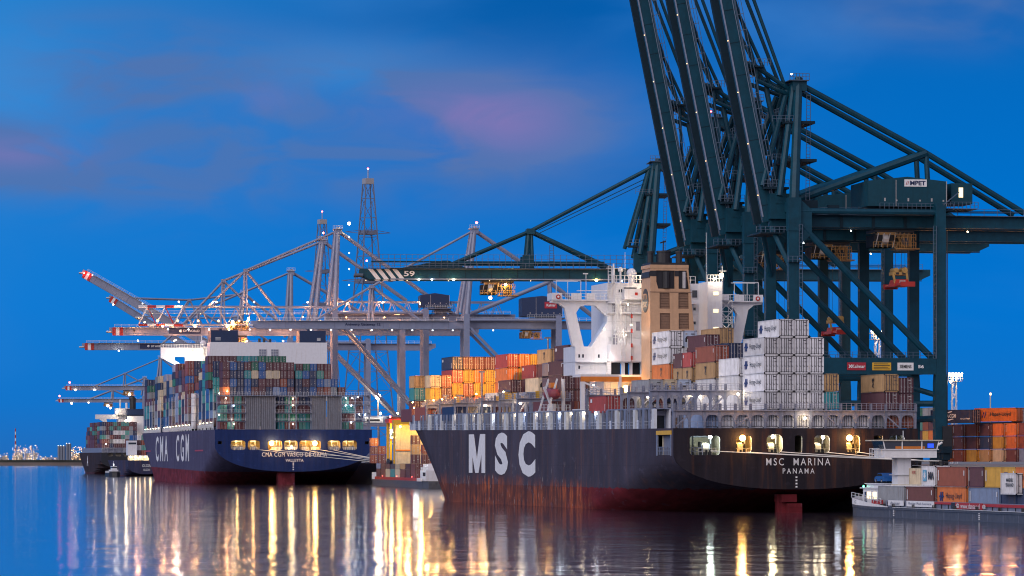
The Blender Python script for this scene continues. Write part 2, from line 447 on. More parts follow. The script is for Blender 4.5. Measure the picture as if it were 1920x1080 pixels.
class Hull:
    def __init__(s, B, ztop, zlow, zturn, ys0, ys1, ye, top, p=.3, pw_deck=2.3, pw_wl=1.7, keel=-9):
        s.B, s.ztop, s.zlow, s.zturn, s.ys0, s.ys1, s.ye, s.top, s.p = B, ztop, zlow, zturn, ys0, ys1, ye, top, p
        s.pd, s.pwl, s.keel, s.zb = pw_deck, pw_wl, keel, 3.7
    def half(s, y, z):
        f = max(0, min(1, z/s.top))
        zl = interp(y, s.zlow); zt = interp(y, s.zturn)
        if z <= zl: b = 0
        elif z < zt: b = s.B*max(0, 1-(1-(z-zl)/(zt-zl))**2.0)**(s.p*1.6)
        else: b = s.B
        ys = lerp(s.ys0, s.ys1, f); ye = s.ye(max(0, z))
        if y > ys:
            u = min(1, (y-ys)/(ye-ys)); pw = lerp(s.pwl, s.pd, f)
            b *= max(0, 1-u**pw)
        return b
    def mesh(s, mb, zfr, yst, nb, holes=(), m=0, mdeck=1):
        """zfr: list of z levels, the last ones scaled to the sheer; holes: (y0,y1,z0,z1) on the port side"""
        rows = []
        ztop0 = zfr[-1]
        for z in zfr:
            row = []
            f = max(0, min(1, z/s.top)); ys = lerp(s.ys0, s.ys1, f); ye = s.ye(max(0, z))
            yy = [q for q in yst if q < ys-1] + [ys+(ye-ys)*(1-(1-k/nb)**1.5) for k in range(nb+1)]
            base = len([q for q in yst if q < s.ys0-1])
            yy = [q for q in yst if q < s.ys0-1] + [lerp(s.ys0-1, ys, .5)] + yy[-(nb+1):]
            for y in yy:
                zl = min(s.zb, interp(y, s.zlow))
                if z <= s.zb:
                    zz = zl+(s.zb-zl)*((z-zfr[0])/(s.zb-zfr[0]))**1.3; hz = zz
                else: zz = s.zb+(z-s.zb)*(s.ztop(y)-s.zb)/(ztop0-s.zb); hz = z
                row.append((s.half(y, hz), y, zz))
            rows.append(row)
        nr, nc = len(rows), len(rows[0])
        for sd in (-1, 1):
            b = len(mb.v)
            for r in rows:
                for (x, y, z) in r: mb.v.append((sd*x, y, z))
            for i in range(nr-1):
                for k in range(nc-1):
                    y0, y1, z0, z1 = rows[i][k][1], rows[i][k+1][1], zfr[i], zfr[i+1]
                    if sd < 0 and any(h[0]-.01 <= y0 and y1 <= h[1]+.01 and h[2]-.01 <= z0 and z1 <= h[3]+.01 for h in holes): continue
                    mb.f.append((b+i*nc+k, b+i*nc+k+1, b+(i+1)*nc+k+1, b+(i+1)*nc+k)); mb.m.append(m)
        # deck
        b = len(mb.v); top = rows[-1]
        for (x, y, z) in top: mb.v += [(-x, y, z-.05), (x, y, z-.05)]
        for k in range(nc-1):
            mb.f.append((b+2*k, b+2*k+1, b+2*k+3, b+2*k+2)); mb.m.append(mdeck)
        return rows
    def transom_outline(s, z0, z1, n=14):
        zs = [z0+(z1-z0)*(k/n)**1.8 for k in range(n+1)]
        rt = [(s.half(0, z), z) for z in zs]
        if rt[0][0] < .01: rt[0] = (.01, rt[0][1])
        return [(-x, z) for x, z in reversed(rt)]+[(x, z) for x, z in rt]

MSCF = Frame(44.7, 604, 12.5)
CMAF = Frame(-74.8, 1315, 9.7)

# ---- the black-hulled ship in front
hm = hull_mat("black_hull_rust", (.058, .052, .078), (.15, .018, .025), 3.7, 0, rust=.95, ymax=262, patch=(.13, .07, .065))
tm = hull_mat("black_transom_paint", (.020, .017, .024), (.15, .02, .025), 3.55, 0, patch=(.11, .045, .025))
SHIP = root("container_ship", MSCF, "large black-hulled container ship with white letters MSC, a rusty waterline and a tan funnel", "container ship", "container ships moored along the quay")
H1 = Hull(20, lambda y: 13.3+1.9*min(1, y/285.)**1.2, [(0, 3.7), (8, 2.4), (22, .2), (40, -3), (60, -7.5), (90, -9)],
          [(0, 9.2), (12, 8.4), (30, 5), (60, 0), (100, -7)], 172, 204, lambda z: 270+41*(z/15)**1.8, 15, p=.27, pw_deck=1.28, pw_wl=1.2)
mb = MB(hm, greyst)
H1.mesh(mb, [-9, -7.6, -6.2, -4.8, -3.4, -2, -.6, .5, 1.6, 2.7, 3.7, 4.6, 5.6, 6.6, 7.8, 9.1, 10.6, 12.2, 13.3],
        [0, 1.5, 4, 6.5, 9.5]+list(range(12, 110, 3))+[120, 135, 150], 24, holes=[(1.5, 9.5, 9.1, 12.2)])
o = mb.build("hull", SHIP)
for p in o.data.polygons: p.use_smooth = True
HOL = [rrect(-17.4, -12.5, 9.1, 12.1), rrect(-9.9, -7.4, 9.4, 12.15), rrect(-4.9, -2.3, 9.4, 12.35, .9), rrect(-.3, .9, 9.4, 12.2, .4),
       rrect(2.9, 5.4, 9.4, 12.2, .6), rrect(8.2, 10.4, 9.4, 12.2, .6), rrect(12.7, 14.2, 9.5, 12.2, .3), rrect(15.3, 17.8, 9.6, 12.2, .5)]
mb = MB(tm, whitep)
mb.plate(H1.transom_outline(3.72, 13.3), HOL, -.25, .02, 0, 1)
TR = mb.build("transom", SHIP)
mb = MB(tm, yel)  # rudder trunk and rim
mb.prism([(-2.6, 2.6), (.8, 2.6), (.8, -3), (-2.6, -3)], 'y', 1.2, 5.5)
rud = MB(hm); rud.prism([(-2.1, 2.9), (.3, 2.9), (.3, 1.7), (-2.1, 1.7)], 'y', .6, 5); rud.prism([(-1.3, 1.5), (.8, 1.5), (.8, -4), (-1.3, -4)], 'y', -.6, 4)
rud.prism([(-2.0, 2), (-1.32, 2), (-1.32, -4), (-2.0, -4)], 'y', 1.2, 5)
rud.tube((-2.0, 2.8, -4), (-2.0, 2.8, 2.9), .4, 10)
for z_ in (.3, .9): rud.box(-1.3, .8, -.63, -.6, z_, z_+.06)
rud.build("rudder", SHIP)
mb = MB(whitep)
for z in (4.0, 4.5, 5.0, 5.5): mb.box(-.2, .1, -.34, -.3, z, z+.24)
mb.build("draught_marks", SHIP)
lettering("MSC  MARINA", 10.5, 1.15, whitep, SHIP, (.25, -.30, 8.05), bold=.004, space=1.35)
lettering("PANAMA", 5.2, .82, whitep, SHIP, (.3, -.30, 6.6), bold=.004, space=1.5)
mm = MB(whitep); W_ = 15.0
def mq(a, b): return (155-a*W_, 5.85+b*7.5)
for q in ([(0, 0), (.21, 0), (.21, 1), (0, 1)], [(.79, 0), (1, 0), (1, 1), (.79, 1)], [(.0, 1), (.3, 1), (.6, 0), (.4, 0)], [(1, 1), (.7, 1), (.4, 0), (.6, 0)]):
    k_ = len(mm.v)*.0004; mm.prism([mq(*p) for p in q], 'x', -20.07-k_, -20.0)
mm.build("lettering", SHIP)
for ch, ya, yb, z0, z1, bo in (("S", 131, 119.5, 5.55, 13.5, .055), ("C", 110.5, 96.5, 5.3, 13.6, .055)):
    lettering(ch, ya-yb, z1-z0, whitep, SHIP, (-20.02, (ya+yb)/2, (z0+z1)/2), 'x', bold=bo, th=.05)
# mooring deck behind the openings
mb = MB(creamp, dark, greyst)
mb.box(-19.3, 19.3, 9.0, 9.4, 8.9, 12.9, 0); mb.box(-19.3, 19.3, .05, 9, 8.85, 9.05, 1); mb.box(-19.3, 19.3, .05, 9, 12.6, 12.7, 0)
for x in (-19.0, 19.2): mb.box(x-.15, x+.15, 1.2, 9, 9.05, 12.6, 2 if x < 0 else 0)
for x in (-11.2, -6.2, -1.4, 2.0, 6.8, 11.6, 14.8): mb.box(x-.2, x+.2, 1.2, 8.8, 9.05, 12.6, 0)
mb.build("mooring_deck", SHIP)
for x in (-18.2, -14.2, -8.6, -3.5, 4.2, 9.3, 13.4, 16.5):
    mb = MB(dark, creamp, greyst); mb.tube((x-.7, 2.6, 10.1), (x+.7, 2.6, 10.1), .75, 12, 2 if x < -13 else 0)
    mb.box(x-.9, x-.7, 2.1, 3.2, 9.05, 10.9, 0); mb.box(x+.7, x+.9, 2.1, 3.2, 9.05, 10.9, 0); mb.box(x-.9, x+.9, 1.5, 1.8, 9.05, 9.6, 0)
    mb.tube((x-.2, .9, 9.05), (x-.2, .9, 9.9), .18, 8, 0); mb.tube((x+.4, .9, 9.05), (x+.4, .9, 9.9), .18, 8, 0)
    mb.tube((x-.5, 2.6, 10.1), (x+.4, 2.6, 10.1), .95, 12, 1); mb.box(x-.3, x+1.1, 4.5, 5.5, 9.05, 11.2, 0); mb.tube((x+1.2, 3.5, 9), (x+1.2, 3.5, 12.6), .12, 6, 2); mb.tube((x-1.3, 5, 9), (x-1.3, 5, 12.6), .16, 6, 0); mb.railing((x-1.5, 1.0, 9.1), (x+1.5, 1.0, 9.1), 1.0, 4, .035, 1, 2); mb.box(x-1.6, x+1.6, 6.5, 6.7, 11.9, 12.3, 2)
    if x < -18: mb = MB(greyst).railing((-19.2, 3, 9.1), (-15, 1, 9.1), 1.2, 8, .06)
    mb.build("mooring_winch", SHIP)
mb = MB(yel, greyst, lash)   # fitting round the port quarter recess
mb.box(-20.12, -19.95, 1.0, 10.2, 12.3, 12.95, 0); mb.box(-20.1, -19.9, 1.0, 1.5, 9, 12.3, 1); mb.box(-20.1, -19.9, 9.5, 10.2, 9, 12.3, 1)
mb.railing((-20, 1.6, 9.15), (-20, 9.4, 9.15), 1.2, 8, .06, 1)
mb.build("recess_frame", SHIP)
# lamps of the mooring deck
def bulb(parent, x, y, z, m, r=.22, name="lamp"):
    return MB(m).ball((x, y, z), r).build(name, parent)
for x, z, e, c, m in ((-8.9, 11.75, 1300, (1, .5, .15), LO), (8.6, 11.8, 1300, (1, .5, .15), LO), (-3.6, 12.0, 500, (1, .85, .5), LW), (-13.8, 11.95, 420, (.85, 1, .85), LC), (4.6, 11.9, 120, (1, .85, .6), LW)):
    bulb(SHIP, x, -.5 if m is LO else .7, z, m, .48 if m is LO else .3)
    light(MSCF, x, -.95 if m is LO else 1.4, z, e, c, .3)
    light(MSCF, x+.6, 2.5, 11.4, e*.35, c, .4)
light(MSCF, -17.5, 4, 11.8, 90, (.7, .85, 1)); light(MSCF, 16.5, 3, 11.8, 60, (.8, .9, 1)); light(MSCF, 4, 3, 11.6, 120, (1, .85, .6))
# mooring ropes
def rope(F, a, b, sag, name, label, r=.07, n=14):
    mb = MB(ropem); p = [Vector(a).lerp(Vector(b), i/n)-Vector((0, 0, sag*4*(i/n)*(1-i/n))) for i in range(n+1)]
    for i in range(n): mb.tube(p[i], p[i+1], r, 5, cap=False)
    o = mb.build(name); o.location = F.o; o.rotation_euler = (0, 0, F.a); return tag(o, label, "rope")
for i, (xa, za, xb, yb, zb) in enumerate(((-8.0, 9.55, 20.9, -9, 8.1), (-2.6, 9.6, 20.9, -8.5, 8.1), (4.9, 9.55, 20.6, -5, 8.1), (9.9, 9.6, 20.6, -4.5, 8.1), (-14, 9.75, 20.9, -9.2, 8.15))):
    rope(MSCF, (xa, -.2, za), (xb, yb, zb), .08, "mooring_rope", ("white mooring rope from the second opening of the black stern to the quay", "white mooring rope from the arched opening above the letters MSC MARINA", "white mooring rope from the middle opening of the black stern", "white mooring rope from the opening beside the right orange lamp on the black stern", "white mooring rope from the widest, leftmost opening of the black stern")[i])

# ---- the dark blue ship behind
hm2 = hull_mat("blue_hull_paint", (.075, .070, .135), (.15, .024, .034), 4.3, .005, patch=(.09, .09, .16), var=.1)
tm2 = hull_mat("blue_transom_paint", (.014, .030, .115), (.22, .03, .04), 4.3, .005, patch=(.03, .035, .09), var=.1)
BLUE = root("container_ship", CMAF, "very large dark blue container ship moored behind, white letters CMA CGM on its side", "container ship", "container ships moored along the quay")
H2 = Hull(27, lambda y: 18.9+1.2*min(1, y/390), [(0, 4.5), (12, 3), (30, .5), (55, -4), (80, -9)], [(0, 13.5), (15, 11), (40, 6), (80, 0), (120, -7)],
          260, 330, lambda z: 394+26*(z/19)**1.5, 19, p=.26, keel=-12)
mb = MB(hm2, greyst); H2.zb = 4.5
H2.mesh(mb, [-9, -7.5, -6, -4.5, -3, -1.5, 0, 1.5, 3, 4.5, 5.4, 6.4, 7.6, 9, 10.5, 12, 13.5, 16, 18.9], [0, 3, 6]+list(range(9, 135, 4))+[150, 175, 210, 240], 18)
for p in mb.build("hull", BLUE).data.polygons: p.use_smooth = True
HOL2 = [rrect(a, b, 11.9, 15.1, .8) for a, b in ((-21.6, -16.6), (-15.7, -11.6), (-8.9, -4), (-3.3, 1.3), (2.0, 9.3), (11.7, 16.1), (16.8, 21.8))]+[rrect(-26.0, -24.6, 13.9, 14.9, .2), rrect(24.6, 26, 13.9, 14.9, .2)]
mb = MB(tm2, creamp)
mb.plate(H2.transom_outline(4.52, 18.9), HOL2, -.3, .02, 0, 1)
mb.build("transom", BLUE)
mb = MB(hm2); mb.prism([(-5.2, 4.2), (.6, 4.2), (.6, -4), (-4.8, -4)], 'y', 2, 8); mb.build("rudder", BLUE)
creamy = pmat("warm_mooring_deck_paint", (.55, .42, .22), .6)
mb = MB(creamy, dark)
mb.box(-26.3, 26.3, 7, 7.4, 11.5, 15.8, 0); mb.box(-26.3, 26.3, .05, 7, 11.5, 11.75, 1); mb.box(-26.3, 26.3, .05, 7, 15.6, 15.8, 0)
for x in (-23, -16.1, -10.3, -3.6, 1.7, 10.5, 16.4, 23): mb.box(x-.25, x+.25, .6, 7, 11.75, 15.6, 0)
mb.build("mooring_deck", BLUE)
for x in (-20, -18, -13.4, -6, -5, -1.5, .5, 4, 7.5, 13, 15, 18, 20.5):
    mb = MB(lash, whitep); mb.tube((x-.8, 3, 12.7), (x+.8, 3, 12.7), .8, 10); mb.box(x-1, x+1, 2, 2.4, 11.75, 12.5); mb.tube((x, 1.2, 11.7), (x, 1.2, 12.9), .25, 6, 1); mb.tube((x+.6, 4, 11.7), (x+.6, 4, 15.6), .15, 6, 1); mb.box(x-1.2, x-.4, 4.6, 5.4, 11.75, 13.9, 0); mb.railing((x-1.3, .8, 11.8), (x+1.3, .8, 11.8), 1.0, 4, .06, 1, 2); mb.box(x-.9, x+.9, 5.6, 6, 14.6, 15.1, 1)
    mb.build("mooring_winch", BLUE)
lettering("CMA CGM VASCO DE GAMA", 22.4, 1.45, whitep, BLUE, (.3, -.36, 10.35), bold=.0, space=1.12)
lettering("VALLETTA", 6.2, 1.0, whitep, BLUE, (.3, -.34, 8.35), bold=.012, space=1.05)
lettering("CMA", 62, 10.2, whitep, BLUE, (-27.03, 230, 13.0), 'x', bold=.02, space=1.5, th=.05)
lettering("CGM", 58, 10.2, whitep, BLUE, (-27.03, 131, 13.0), 'x', bold=.02, space=1.5, th=.05)
MB(redp).box(-27.06, -27.0, 290, 318, 12.0, 12.5).build("tug_mark", BLUE); MB(redp).box(-27.06, -27.0, 45, 78, 11.6, 12.1).build("tug_mark", BLUE)
mb = MB(whitep)
for z in (5.2, 6, 6.8, 7.4): mb.box(-.35, .1, -.36, -.31, z-.2, z+.2)
mb.build("draught_marks", BLUE)
for x, z, e, m in ((-7.6, 14.2, 2200, LO), (7.3, 14.2, 2600, LO), (-.8, 12.9, 500, LW)):
    bulb(BLUE, x, -.5, z, m, .8 if m is LO else .4); light(CMAF, x, -1.4, z, e, (1, .52, .16), .4)
for x in (-19, -13.6, -6, -1, 5.5, 14, 19.3): light(CMAF, x, 3.5, 15.0, 420, (1, .66, .25), .4)
for i, (xa, xb, zb) in enumerate(((3, 30.5, 7.6), (9, 31, 8.4), (13.5, 31.5, 8.0), (-12, 30, 7.4), (-8, 31, 8.6))):
    rope(CMAF, (xa, -.3, 12), (xb, -14, zb), .15, "mooring_rope", ("white mooring rope from the middle of the blue stern down to the quay", "white mooring rope from below the right orange lamp of the blue stern", "uppermost white mooring rope, from the right half of the blue stern", "lowest white mooring rope, from the left half of the blue stern", "long white mooring rope starting below the left orange lamp of the blue stern")[i], r=.09)

for x_, y_ in ((20.9, -9), (20.7, -4.8)):
    w_ = MSCF.W(x_, y_, 0); bo_ = MB(black).tube((0, 0, 7.4), (0, 0, 8.0), .3, 10).tube((0, 0, 8.0), (0, 0, 8.2), .45, 10).build("bollard"); bo_.location = (w_[0], w_[1], 0)
    tag(bo_, "black bollard on the quay edge holding the ropes of the black stern, " + ("nearer one" if y_ < -6 else "farther one"), "bollard", "quay bollards")
# ------------------------------------------------------------------ containers
CC = dict(white=(.74, .74, .78), brown=(.17, .055, .055), maroon=(.105, .036, .052), red=(.42, .06, .06), orange=(.62, .17, .04), rust=(.28, .075, .045),
          tan=(.52, .32, .15), yellow=(.66, .38, .06), blue=(.02, .10, .32), navy=(.018, .035, .10), teal=(.03, .26, .30), green=(.02, .16, .11), grey=(.27, .29, .33),
          cream=(.60, .50, .36), pale=(.42, .50, .66), black=(.02, .02, .025), sea=(.08, .30, .27), steel=(.22, .30, .48))
CN = dict(white="white", brown="brown", maroon="maroon", red="red", orange="orange", rust="rust red", tan="tan", yellow="yellow", blue="bright blue", navy="navy blue", teal="teal",
          green="dark green", grey="grey", cream="cream", pale="pale blue", black="black", sea="sea green", steel="steel blue")
def cbody(L, H, near):
    mb = MB(paint, galv, dark); W = 1.195; t = .12
    for sx in (-1, 1):                           # corrugated sides
        x0 = sx*(W-.02); x1 = sx*(W-.07); n = int((L-.3)/.28)
        if not near: n = 0; mb.box(min(x0, x1), max(x0, x1), .1, L-.1, .15, H-.12, 0)
        b = len(mb.v); step = (L-.3)/max(1, n)
        pts = []
        for i in range(n):
            y = .15+i*step; pts += [(x0, y), (x0, y+step*.35), (x1, y+step*.5), (x1, y+step*.85)]
        for (x, y) in pts: mb.v += [(x, y, .15), (x, y, H-.12)]
        for i in range(len(pts)-1): mb.f.append((b+2*i, b+2*i+2, b+2*i+3, b+2*i+1)); mb.m.append(0)
    for sx in (-1, 1):
        for y in (0, L): mb.box(sx*W-t/2*(1+sx), sx*W+t/2*(1-sx), max(0, y-t) if y else 0, y if y else t, 0, H, 0)
        mb.box(sx*W-t/2*(1+sx), sx*W+t/2*(1-sx), t, L-t, H-.12, H-.001, 0); mb.box(sx*W-t/2*(1+sx), sx*W+t/2*(1-sx), t, L-t, .001, .16, 0)
    mb.box(-W+t, W-t, 0.001, t, H-.14, H-.002, 0); mb.box(-W+t, W-t, .001, t, .002, .16, 0)
    mb.box(-W+.02, W-.02, .03, L-.03, H-.06, H-.03, 0); mb.box(-W+.02, W-.02, .03, L-.03, .05, .1, 2); mb.box(-W+t, W-t, L-.1, L-.02, .1, H-.1, 0)
    if not near:
        mb.box(-W+t, W-t, .05, .09, .16, H-.14, 0); mb.box(-.02, .02, .03, .05, .16, H-.14, 2)
        for x in (-.75, -.35, .35, .75): mb.box(x-.035, x+.035, .0, .05, .12, H-.1, 1)
        for x, z in ((-.55, H*.35), (.55, H*.45), (.5, H*.72)): mb.box(x-.16, x+.16, .03, .05, z-.1, z+.1, 1)
    else: mb.box(-W+t, W-t, .1, .14, .16, H-.14, 2)
    for x in (-W, W-.18):
        for z in (0, H-.14): mb.box(x-.003, x+.183, -.004, .18, z-.002 if z else 0, z+.14, 2)
    return mb
def cdoor(H, sx):
    mb = MB(paint, galv, dark); a, b = (.03, 1.09) if sx > 0 else (-1.09, -.03)
    mb.box(a, b, .04, .09, .18, H-.16, 0)
    for z in (H*.28, H*.5, H*.72): mb.box(a+.1, b-.1, .02, .04, z-.18, z+.18, 0)
    mb.box(a-.04, a+.02, .01, .095, .17, H-.15, 2); mb.box(a, b, .015, .04, .18, .24, 2); mb.box(a, b, .015, .04, H-.22, H-.17, 2)
    for x in ((a+b)/2-.27, (a+b)/2+.24):
        mb.box(x-.04, x+.04, -.02, .02, .1, H-.08, 1)
        for z in (.3, H*.45, H-.4): mb.box(x-.07, x+.07, -.015, .03, z-.05, z+.05, 1)
        mb.box(x-.05, x+.30 if sx > 0 else x+.2, -.03, 0, H*.38, H*.38+.06, 1)
    if sx > 0:
        mb.box(a+.30, b-.25, .012, .02, H*.80, H*.85, 1); mb.box(a+.5, b-.2, .012, .02, H*.62, H*.66, 1)
    return mb
def creefer(H):
    mb = MB(paint, galv, dark); mb.box(-1.09, 1.09, .04, .1, .18, H-.16, 0)
    pts = [(-.85, H*.30), (.85, H*.30), (.85, H*.52), (.6, H*.66), (-.6, H*.66), (-.85, H*.52)]
    mb.prism(pts, 'y', .0, .04, 2)
    mb.box(-.3, .25, -.02, .0, H*.33, H*.5, 1); mb.box(.4, .7, -.02, 0, H*.4, H*.5, 0); mb.box(-.8, -.5, .01, .04, H*.75, H*.85, 1); mb.box(.2, .8, .01, .04, H*.76, H*.82, 2)
    return mb
MESHC = {}
def gm(key, fn):
    if key not in MESHC: MESHC[key] = fn().mesh(key[0])
    return MESHC[key]
darkrod = pmat("dark_door_rods", (.07, .065, .08), .5)
def dmesh(H, sx, dk):
    if not dk: return gm(("door", H, sx), lambda: cdoor(H-.06, sx))
    k = ("door", H, sx, 1)
    if k not in MESHC: me = gm(("door", H, sx), lambda: cdoor(H-.06, sx)).copy(); me.materials[1] = darkrod; MESHC[k] = me
    return MESHC[k]
NCON = [0]
LATER = []
def container(F, x, y, z, col, label, group, L=12.19, H=2.86, near=True, side=None, reefer=False, flip=False, place=True):
    NCON[0] += 1
    L_ = L-.1
    me = gm(("container_body", L, H, near), lambda: cbody(L_, H-.06, near))
    o = bpy.data.objects.new("shipping_container", me); COL.objects.link(o)
    o.location = F.W(x, y, z); o.rotation_euler = (0, 0, F.a); k = 1+rnd.uniform(-.22, .10)
    c = tuple(min(1, v*k) for v in CC[col]); o.color = (*c, 1)
    tag(o, label, "container", group)
    if near:
        if reefer:
            d = bpy.data.objects.new("cooling_unit", gm(("cooling_unit", H), lambda: creefer(H-.06))); COL.objects.link(d); d.parent = o; d.color = (*c, 1)
        else:
            for sx in (-1, 1):
                d = bpy.data.objects.new("door", dmesh(H, sx, col in ("white", "cream", "pale", "steel", "tan", "yellow"))); COL.objects.link(d); d.parent = o; d.color = (*c, 1)
    if side == 'hapag':
        jt = rnd.uniform(-.15, .15); lettering("Hapag-Lloyd", 6.6+jt if L > 7 else 3.4, H*.36, logok, o, (-1.235, L*.40+jt, H*.5+jt*.4), 'x', bold=.0, th=.02)
        mb = MB(logob)
        for dyy in (0, .75):
            mb.prism([(L*.80+dyy, H*.28), (L*.80+dyy+.45, H*.28), (L*.80+dyy+.15, H*.74), (L*.80+dyy-.3, H*.74)], 'x', -1.255, -1.235)
        mb.prism([(L*.80-.55, H*.47), (L*.80+1.5, H*.47), (L*.80+1.5, H*.55), (L*.80-.55, H*.55)], 'x', -1.256, -1.2365)
        mb.build("logo", o)
    elif side == 'msc':
        lettering("M\nS\nC", L*.085 if L > 7 else .9, H*.52, logok, o, (-1.235, L*.46, H*.52), 'x', bold=.04, th=.02, lsp=.75)
    elif side == 'small':
        lettering("4 5 0 2", H*.5*1.6, .22, whitep, o, (-1.235, L*.84, H*.6), 'x', bold=.01, th=.02) if False else (MB(whitep).box(-1.252, -1.236, L*.93, L*.955, H*.3, H*.82).build("marking", o), MB(whitep).box(-1.252, -1.236, L*.05, L*.075, H*.55, H*.8).build("marking", o))
    elif side == 'sq':
        MB(whitep).box(-1.252, -1.236, L*.80, L*.90, H*.62, H*.82).build("marking", o); MB(whitep).box(-1.252, -1.236, L*.05, L*.07, H*.1, H*.5).build("marking", o)
    elif side and side[0] == '=':
        lettering(side[1:], L*.55, H*.3, whitep, o, (-1.235, L*.5, H*.6), 'x', bold=.02, th=.02)
    return o
ORD = ["", "lowest", "second", "third", "fourth", "fifth", "sixth", "seventh", "eighth", "ninth", "tenth", "eleventh", "twelfth", "thirteenth", "fourteenth", "fifteenth", "sixteenth", "seventeenth"]
ORDF = ["", "first"]+ORD[2:]
LABS = {}
ALLLAB = set()
def clabel(col, tier, k, where, kind="container", extra=""):
    """tier counted from below, k-th stack from the left"""
    s = f"{CN[col]} {kind}, {ORD[tier]}{' up' if tier > 1 else ''} in {ORDF[k]} stack, {where}"
    while s in ALLLAB: s += " "
    ALLLAB.add(s.strip()); return s.strip()
RX = lambda r: -19.75+2.47*r+1.235
G1N = "containers stacked on the black-hulled ship"
def stack(F, r, y, z0, cols, where, k, L=12.19, H=2.86, rx=RX, group=G1N, t0=1, near=True, **opt):
    """cols listed from the lowest upwards; each entry colour or (colour, options)"""
    for i, c in enumerate(cols):
        if c is None: continue
        o = dict(opt)
        if isinstance(c, tuple): o.update(c[1]); c = c[0]
        kind = "reefer container" if o.get('reefer') else ("Hapag-Lloyd container" if o.get('side') == 'hapag' else "MSC container" if o.get('side') == 'msc' else "short container" if L < 7 else "container")
        container(F, rx(r), y, z0+i*H, c, clabel(c, t0+i, k, where, kind), group, L=L, H=H, near=near, **o)
hp = dict(side='hapag'); ms = dict(side='msc'); rf = dict(reefer=True); sm_ = dict(side='small'); sq = dict(side='sq')
# stern bay
W0 = "at the stern rail"
A1 = ["steel", "white", "white", "white", "white", "white", "white", "white", "white", "white", "white", "grey", "rust", "rust"]
for i, c in enumerate(A1):
    stack(MSCF, 2+i, 1.2, 13.4, [(c, hp if i == 4-0 else {})], "deck row at the black stern", i+1)
for r in (6, 7, 8, 9):
    o = hp if r == 6 else {}
    n = 5 if r in (7, 8) else 4
    cols = [("white", o)]*4+([("white", hp if r == 7 else {})] if n == 5 else [])
    stack(MSCF, r, 1.2, 16.3, cols, "tall white block at black stern", r-5, t0=1)
stack(MSCF, 10, 1.2, 16.3, ["teal", "tan"], "beside the tall white block", 1)
stack(MSCF, 14, 1.2, 16.3, ["maroon", ("tan", ms)], "right corner of the black stern", 1)
stack(MSCF, 15, 1.2, 16.3, ["maroon", "maroon"], "right corner of the black stern", 2, H=2.59)
# next bays forward
W1 = "behind the white block"
stack(MSCF, 6, 15.7, 16.3, ["white", ("white", {}), ("white", {})], "plain boxes left of tall white block", 1)
stack(MSCF, 4, 15.7, 13.5, ["white"], "behind first brace of the black stern", 1); stack(MSCF, 5, 15.7, 13.5, ["white"], "behind first brace of the black stern", 2)
stack(MSCF, 6, 30.2, 16.3, ["white", ("white", sq), ("tan", ms), ("rust", sm_)], "second bay from the white block", 1, H=2.75)
stack(MSCF, 7, 30.2, 16.3, ["brown", "tan", "brown", "navy"], "second bay from the white block", 2, H=2.85)
stack(MSCF, 8, 30.2, 16.3, ["grey", "brown", "maroon"], "second bay from the white block", 3)
for yy, kk in ((44.7, 2), (50.9, 1)):
    stack(MSCF, 6, yy, 18.9, ["white" if kk == 2 else "pale", ("tan", ms), ("red" if kk == 2 else "maroon", sq)], "red pair in front of the tan funnel", kk, L=6.06, H=2.56)
stack(MSCF, 7, 44.7, 21, ["brown", "maroon", ("maroon", sm_)], "in front of the tan funnel", 1)
stack(MSCF, 8, 44.7, 19, ["brown", "brown", "tan", ("tan", {})], "in front of the tan funnel", 2, H=2.93)
for i, c in enumerate(("grey", "cream", "pale")):
    stack(MSCF, 3+i, 44.7, 19.1, [(c, rf)], "row of dark fans below funnel", i+1)
stack(MSCF, 0, 44.7, 16.3, [("red", sq)], "alone at port rail below deckhouse", 1)
for i, c in enumerate(("maroon", "grey", "brown", "navy", "cream", "brown")):
    stack(MSCF, 1+i, 44.7, 16.3, [(c, rf if i in (2, 3, 4) else {})], "behind port lashing bridge below funnel", i+1)
stack(MSCF, 5, 59.2, 16.3, ["cream", ("white", ms)], "left of the orange MSC box", 1)
stack(MSCF, 6, 59.2, 19.2, ["grey", ("orange", ms), ("white", hp), ("white", dict(side='hapag'))], "left edge of the tan funnel", 1, H=2.87)
MSC_REEF = [stack(MSCF, 7, 59.2, 24.95, [("white", rf), ("pale", rf)], "against the tan funnel", 2, H=2.87)]
# forward bays
WF = "forward bay beside the white deckhouse"
stack(MSCF, 5, 129, 16.3, ["brown", "maroon", ("maroon", sm_), ("maroon", sm_)], WF, 1, H=2.75)
stack(MSCF, 6, 129, 24.3-8, ["maroon", "brown", "brown", "rust"], WF, 2, H=2.72)
stack(MSCF, 6, 145, 16.3, ["maroon", "brown", "maroon", ("tan", {})], "second bay from white deckhouse", 1, H=2.8)
stack(MSCF, 6, 151, 22, ["navy", ("blue", {})], "second bay from white deckhouse", 2, L=6.06, H=2.7)
stack(MSCF, 7, 145, 19, ["brown", "rust", "maroon", ("maroon", sq)], "topped by the highest maroon box", 1, H=2.95)
stack(MSCF, 8, 145, 19, ["brown", "tan", "tan"], "topped by the highest maroon box", 2, H=2.85)
stack(MSCF, 7, 171, 19.2, [("cream", rf), ("cream", rf)], "beside dark fan ends, forward deck", 1, H=2.88)
stack(MSCF, 6, 171, 16.3, ["brown", "steel"], "beside dark fan ends, forward deck", 2)
stack(MSCF, 8, 171, 19.2, ["brown", "brown", ("brown", {}), ("tan", ms)], "tan box on top", 1, H=2.9)
stack(MSCF, 8, 185.5, 19.4, ["tan", "maroon", ("red", sq)], "below the orange lit block", 2, H=2.85)
stack(MSCF, 6, 185.5, 16.9, ["brown", "yellow", ("maroon", sm_)], "below the orange lit block", 1, H=2.65)
stack(MSCF, 7, 185.5, 16.9, ["yellow", "yellow"], "below the orange lit block", 3, H=2.65)
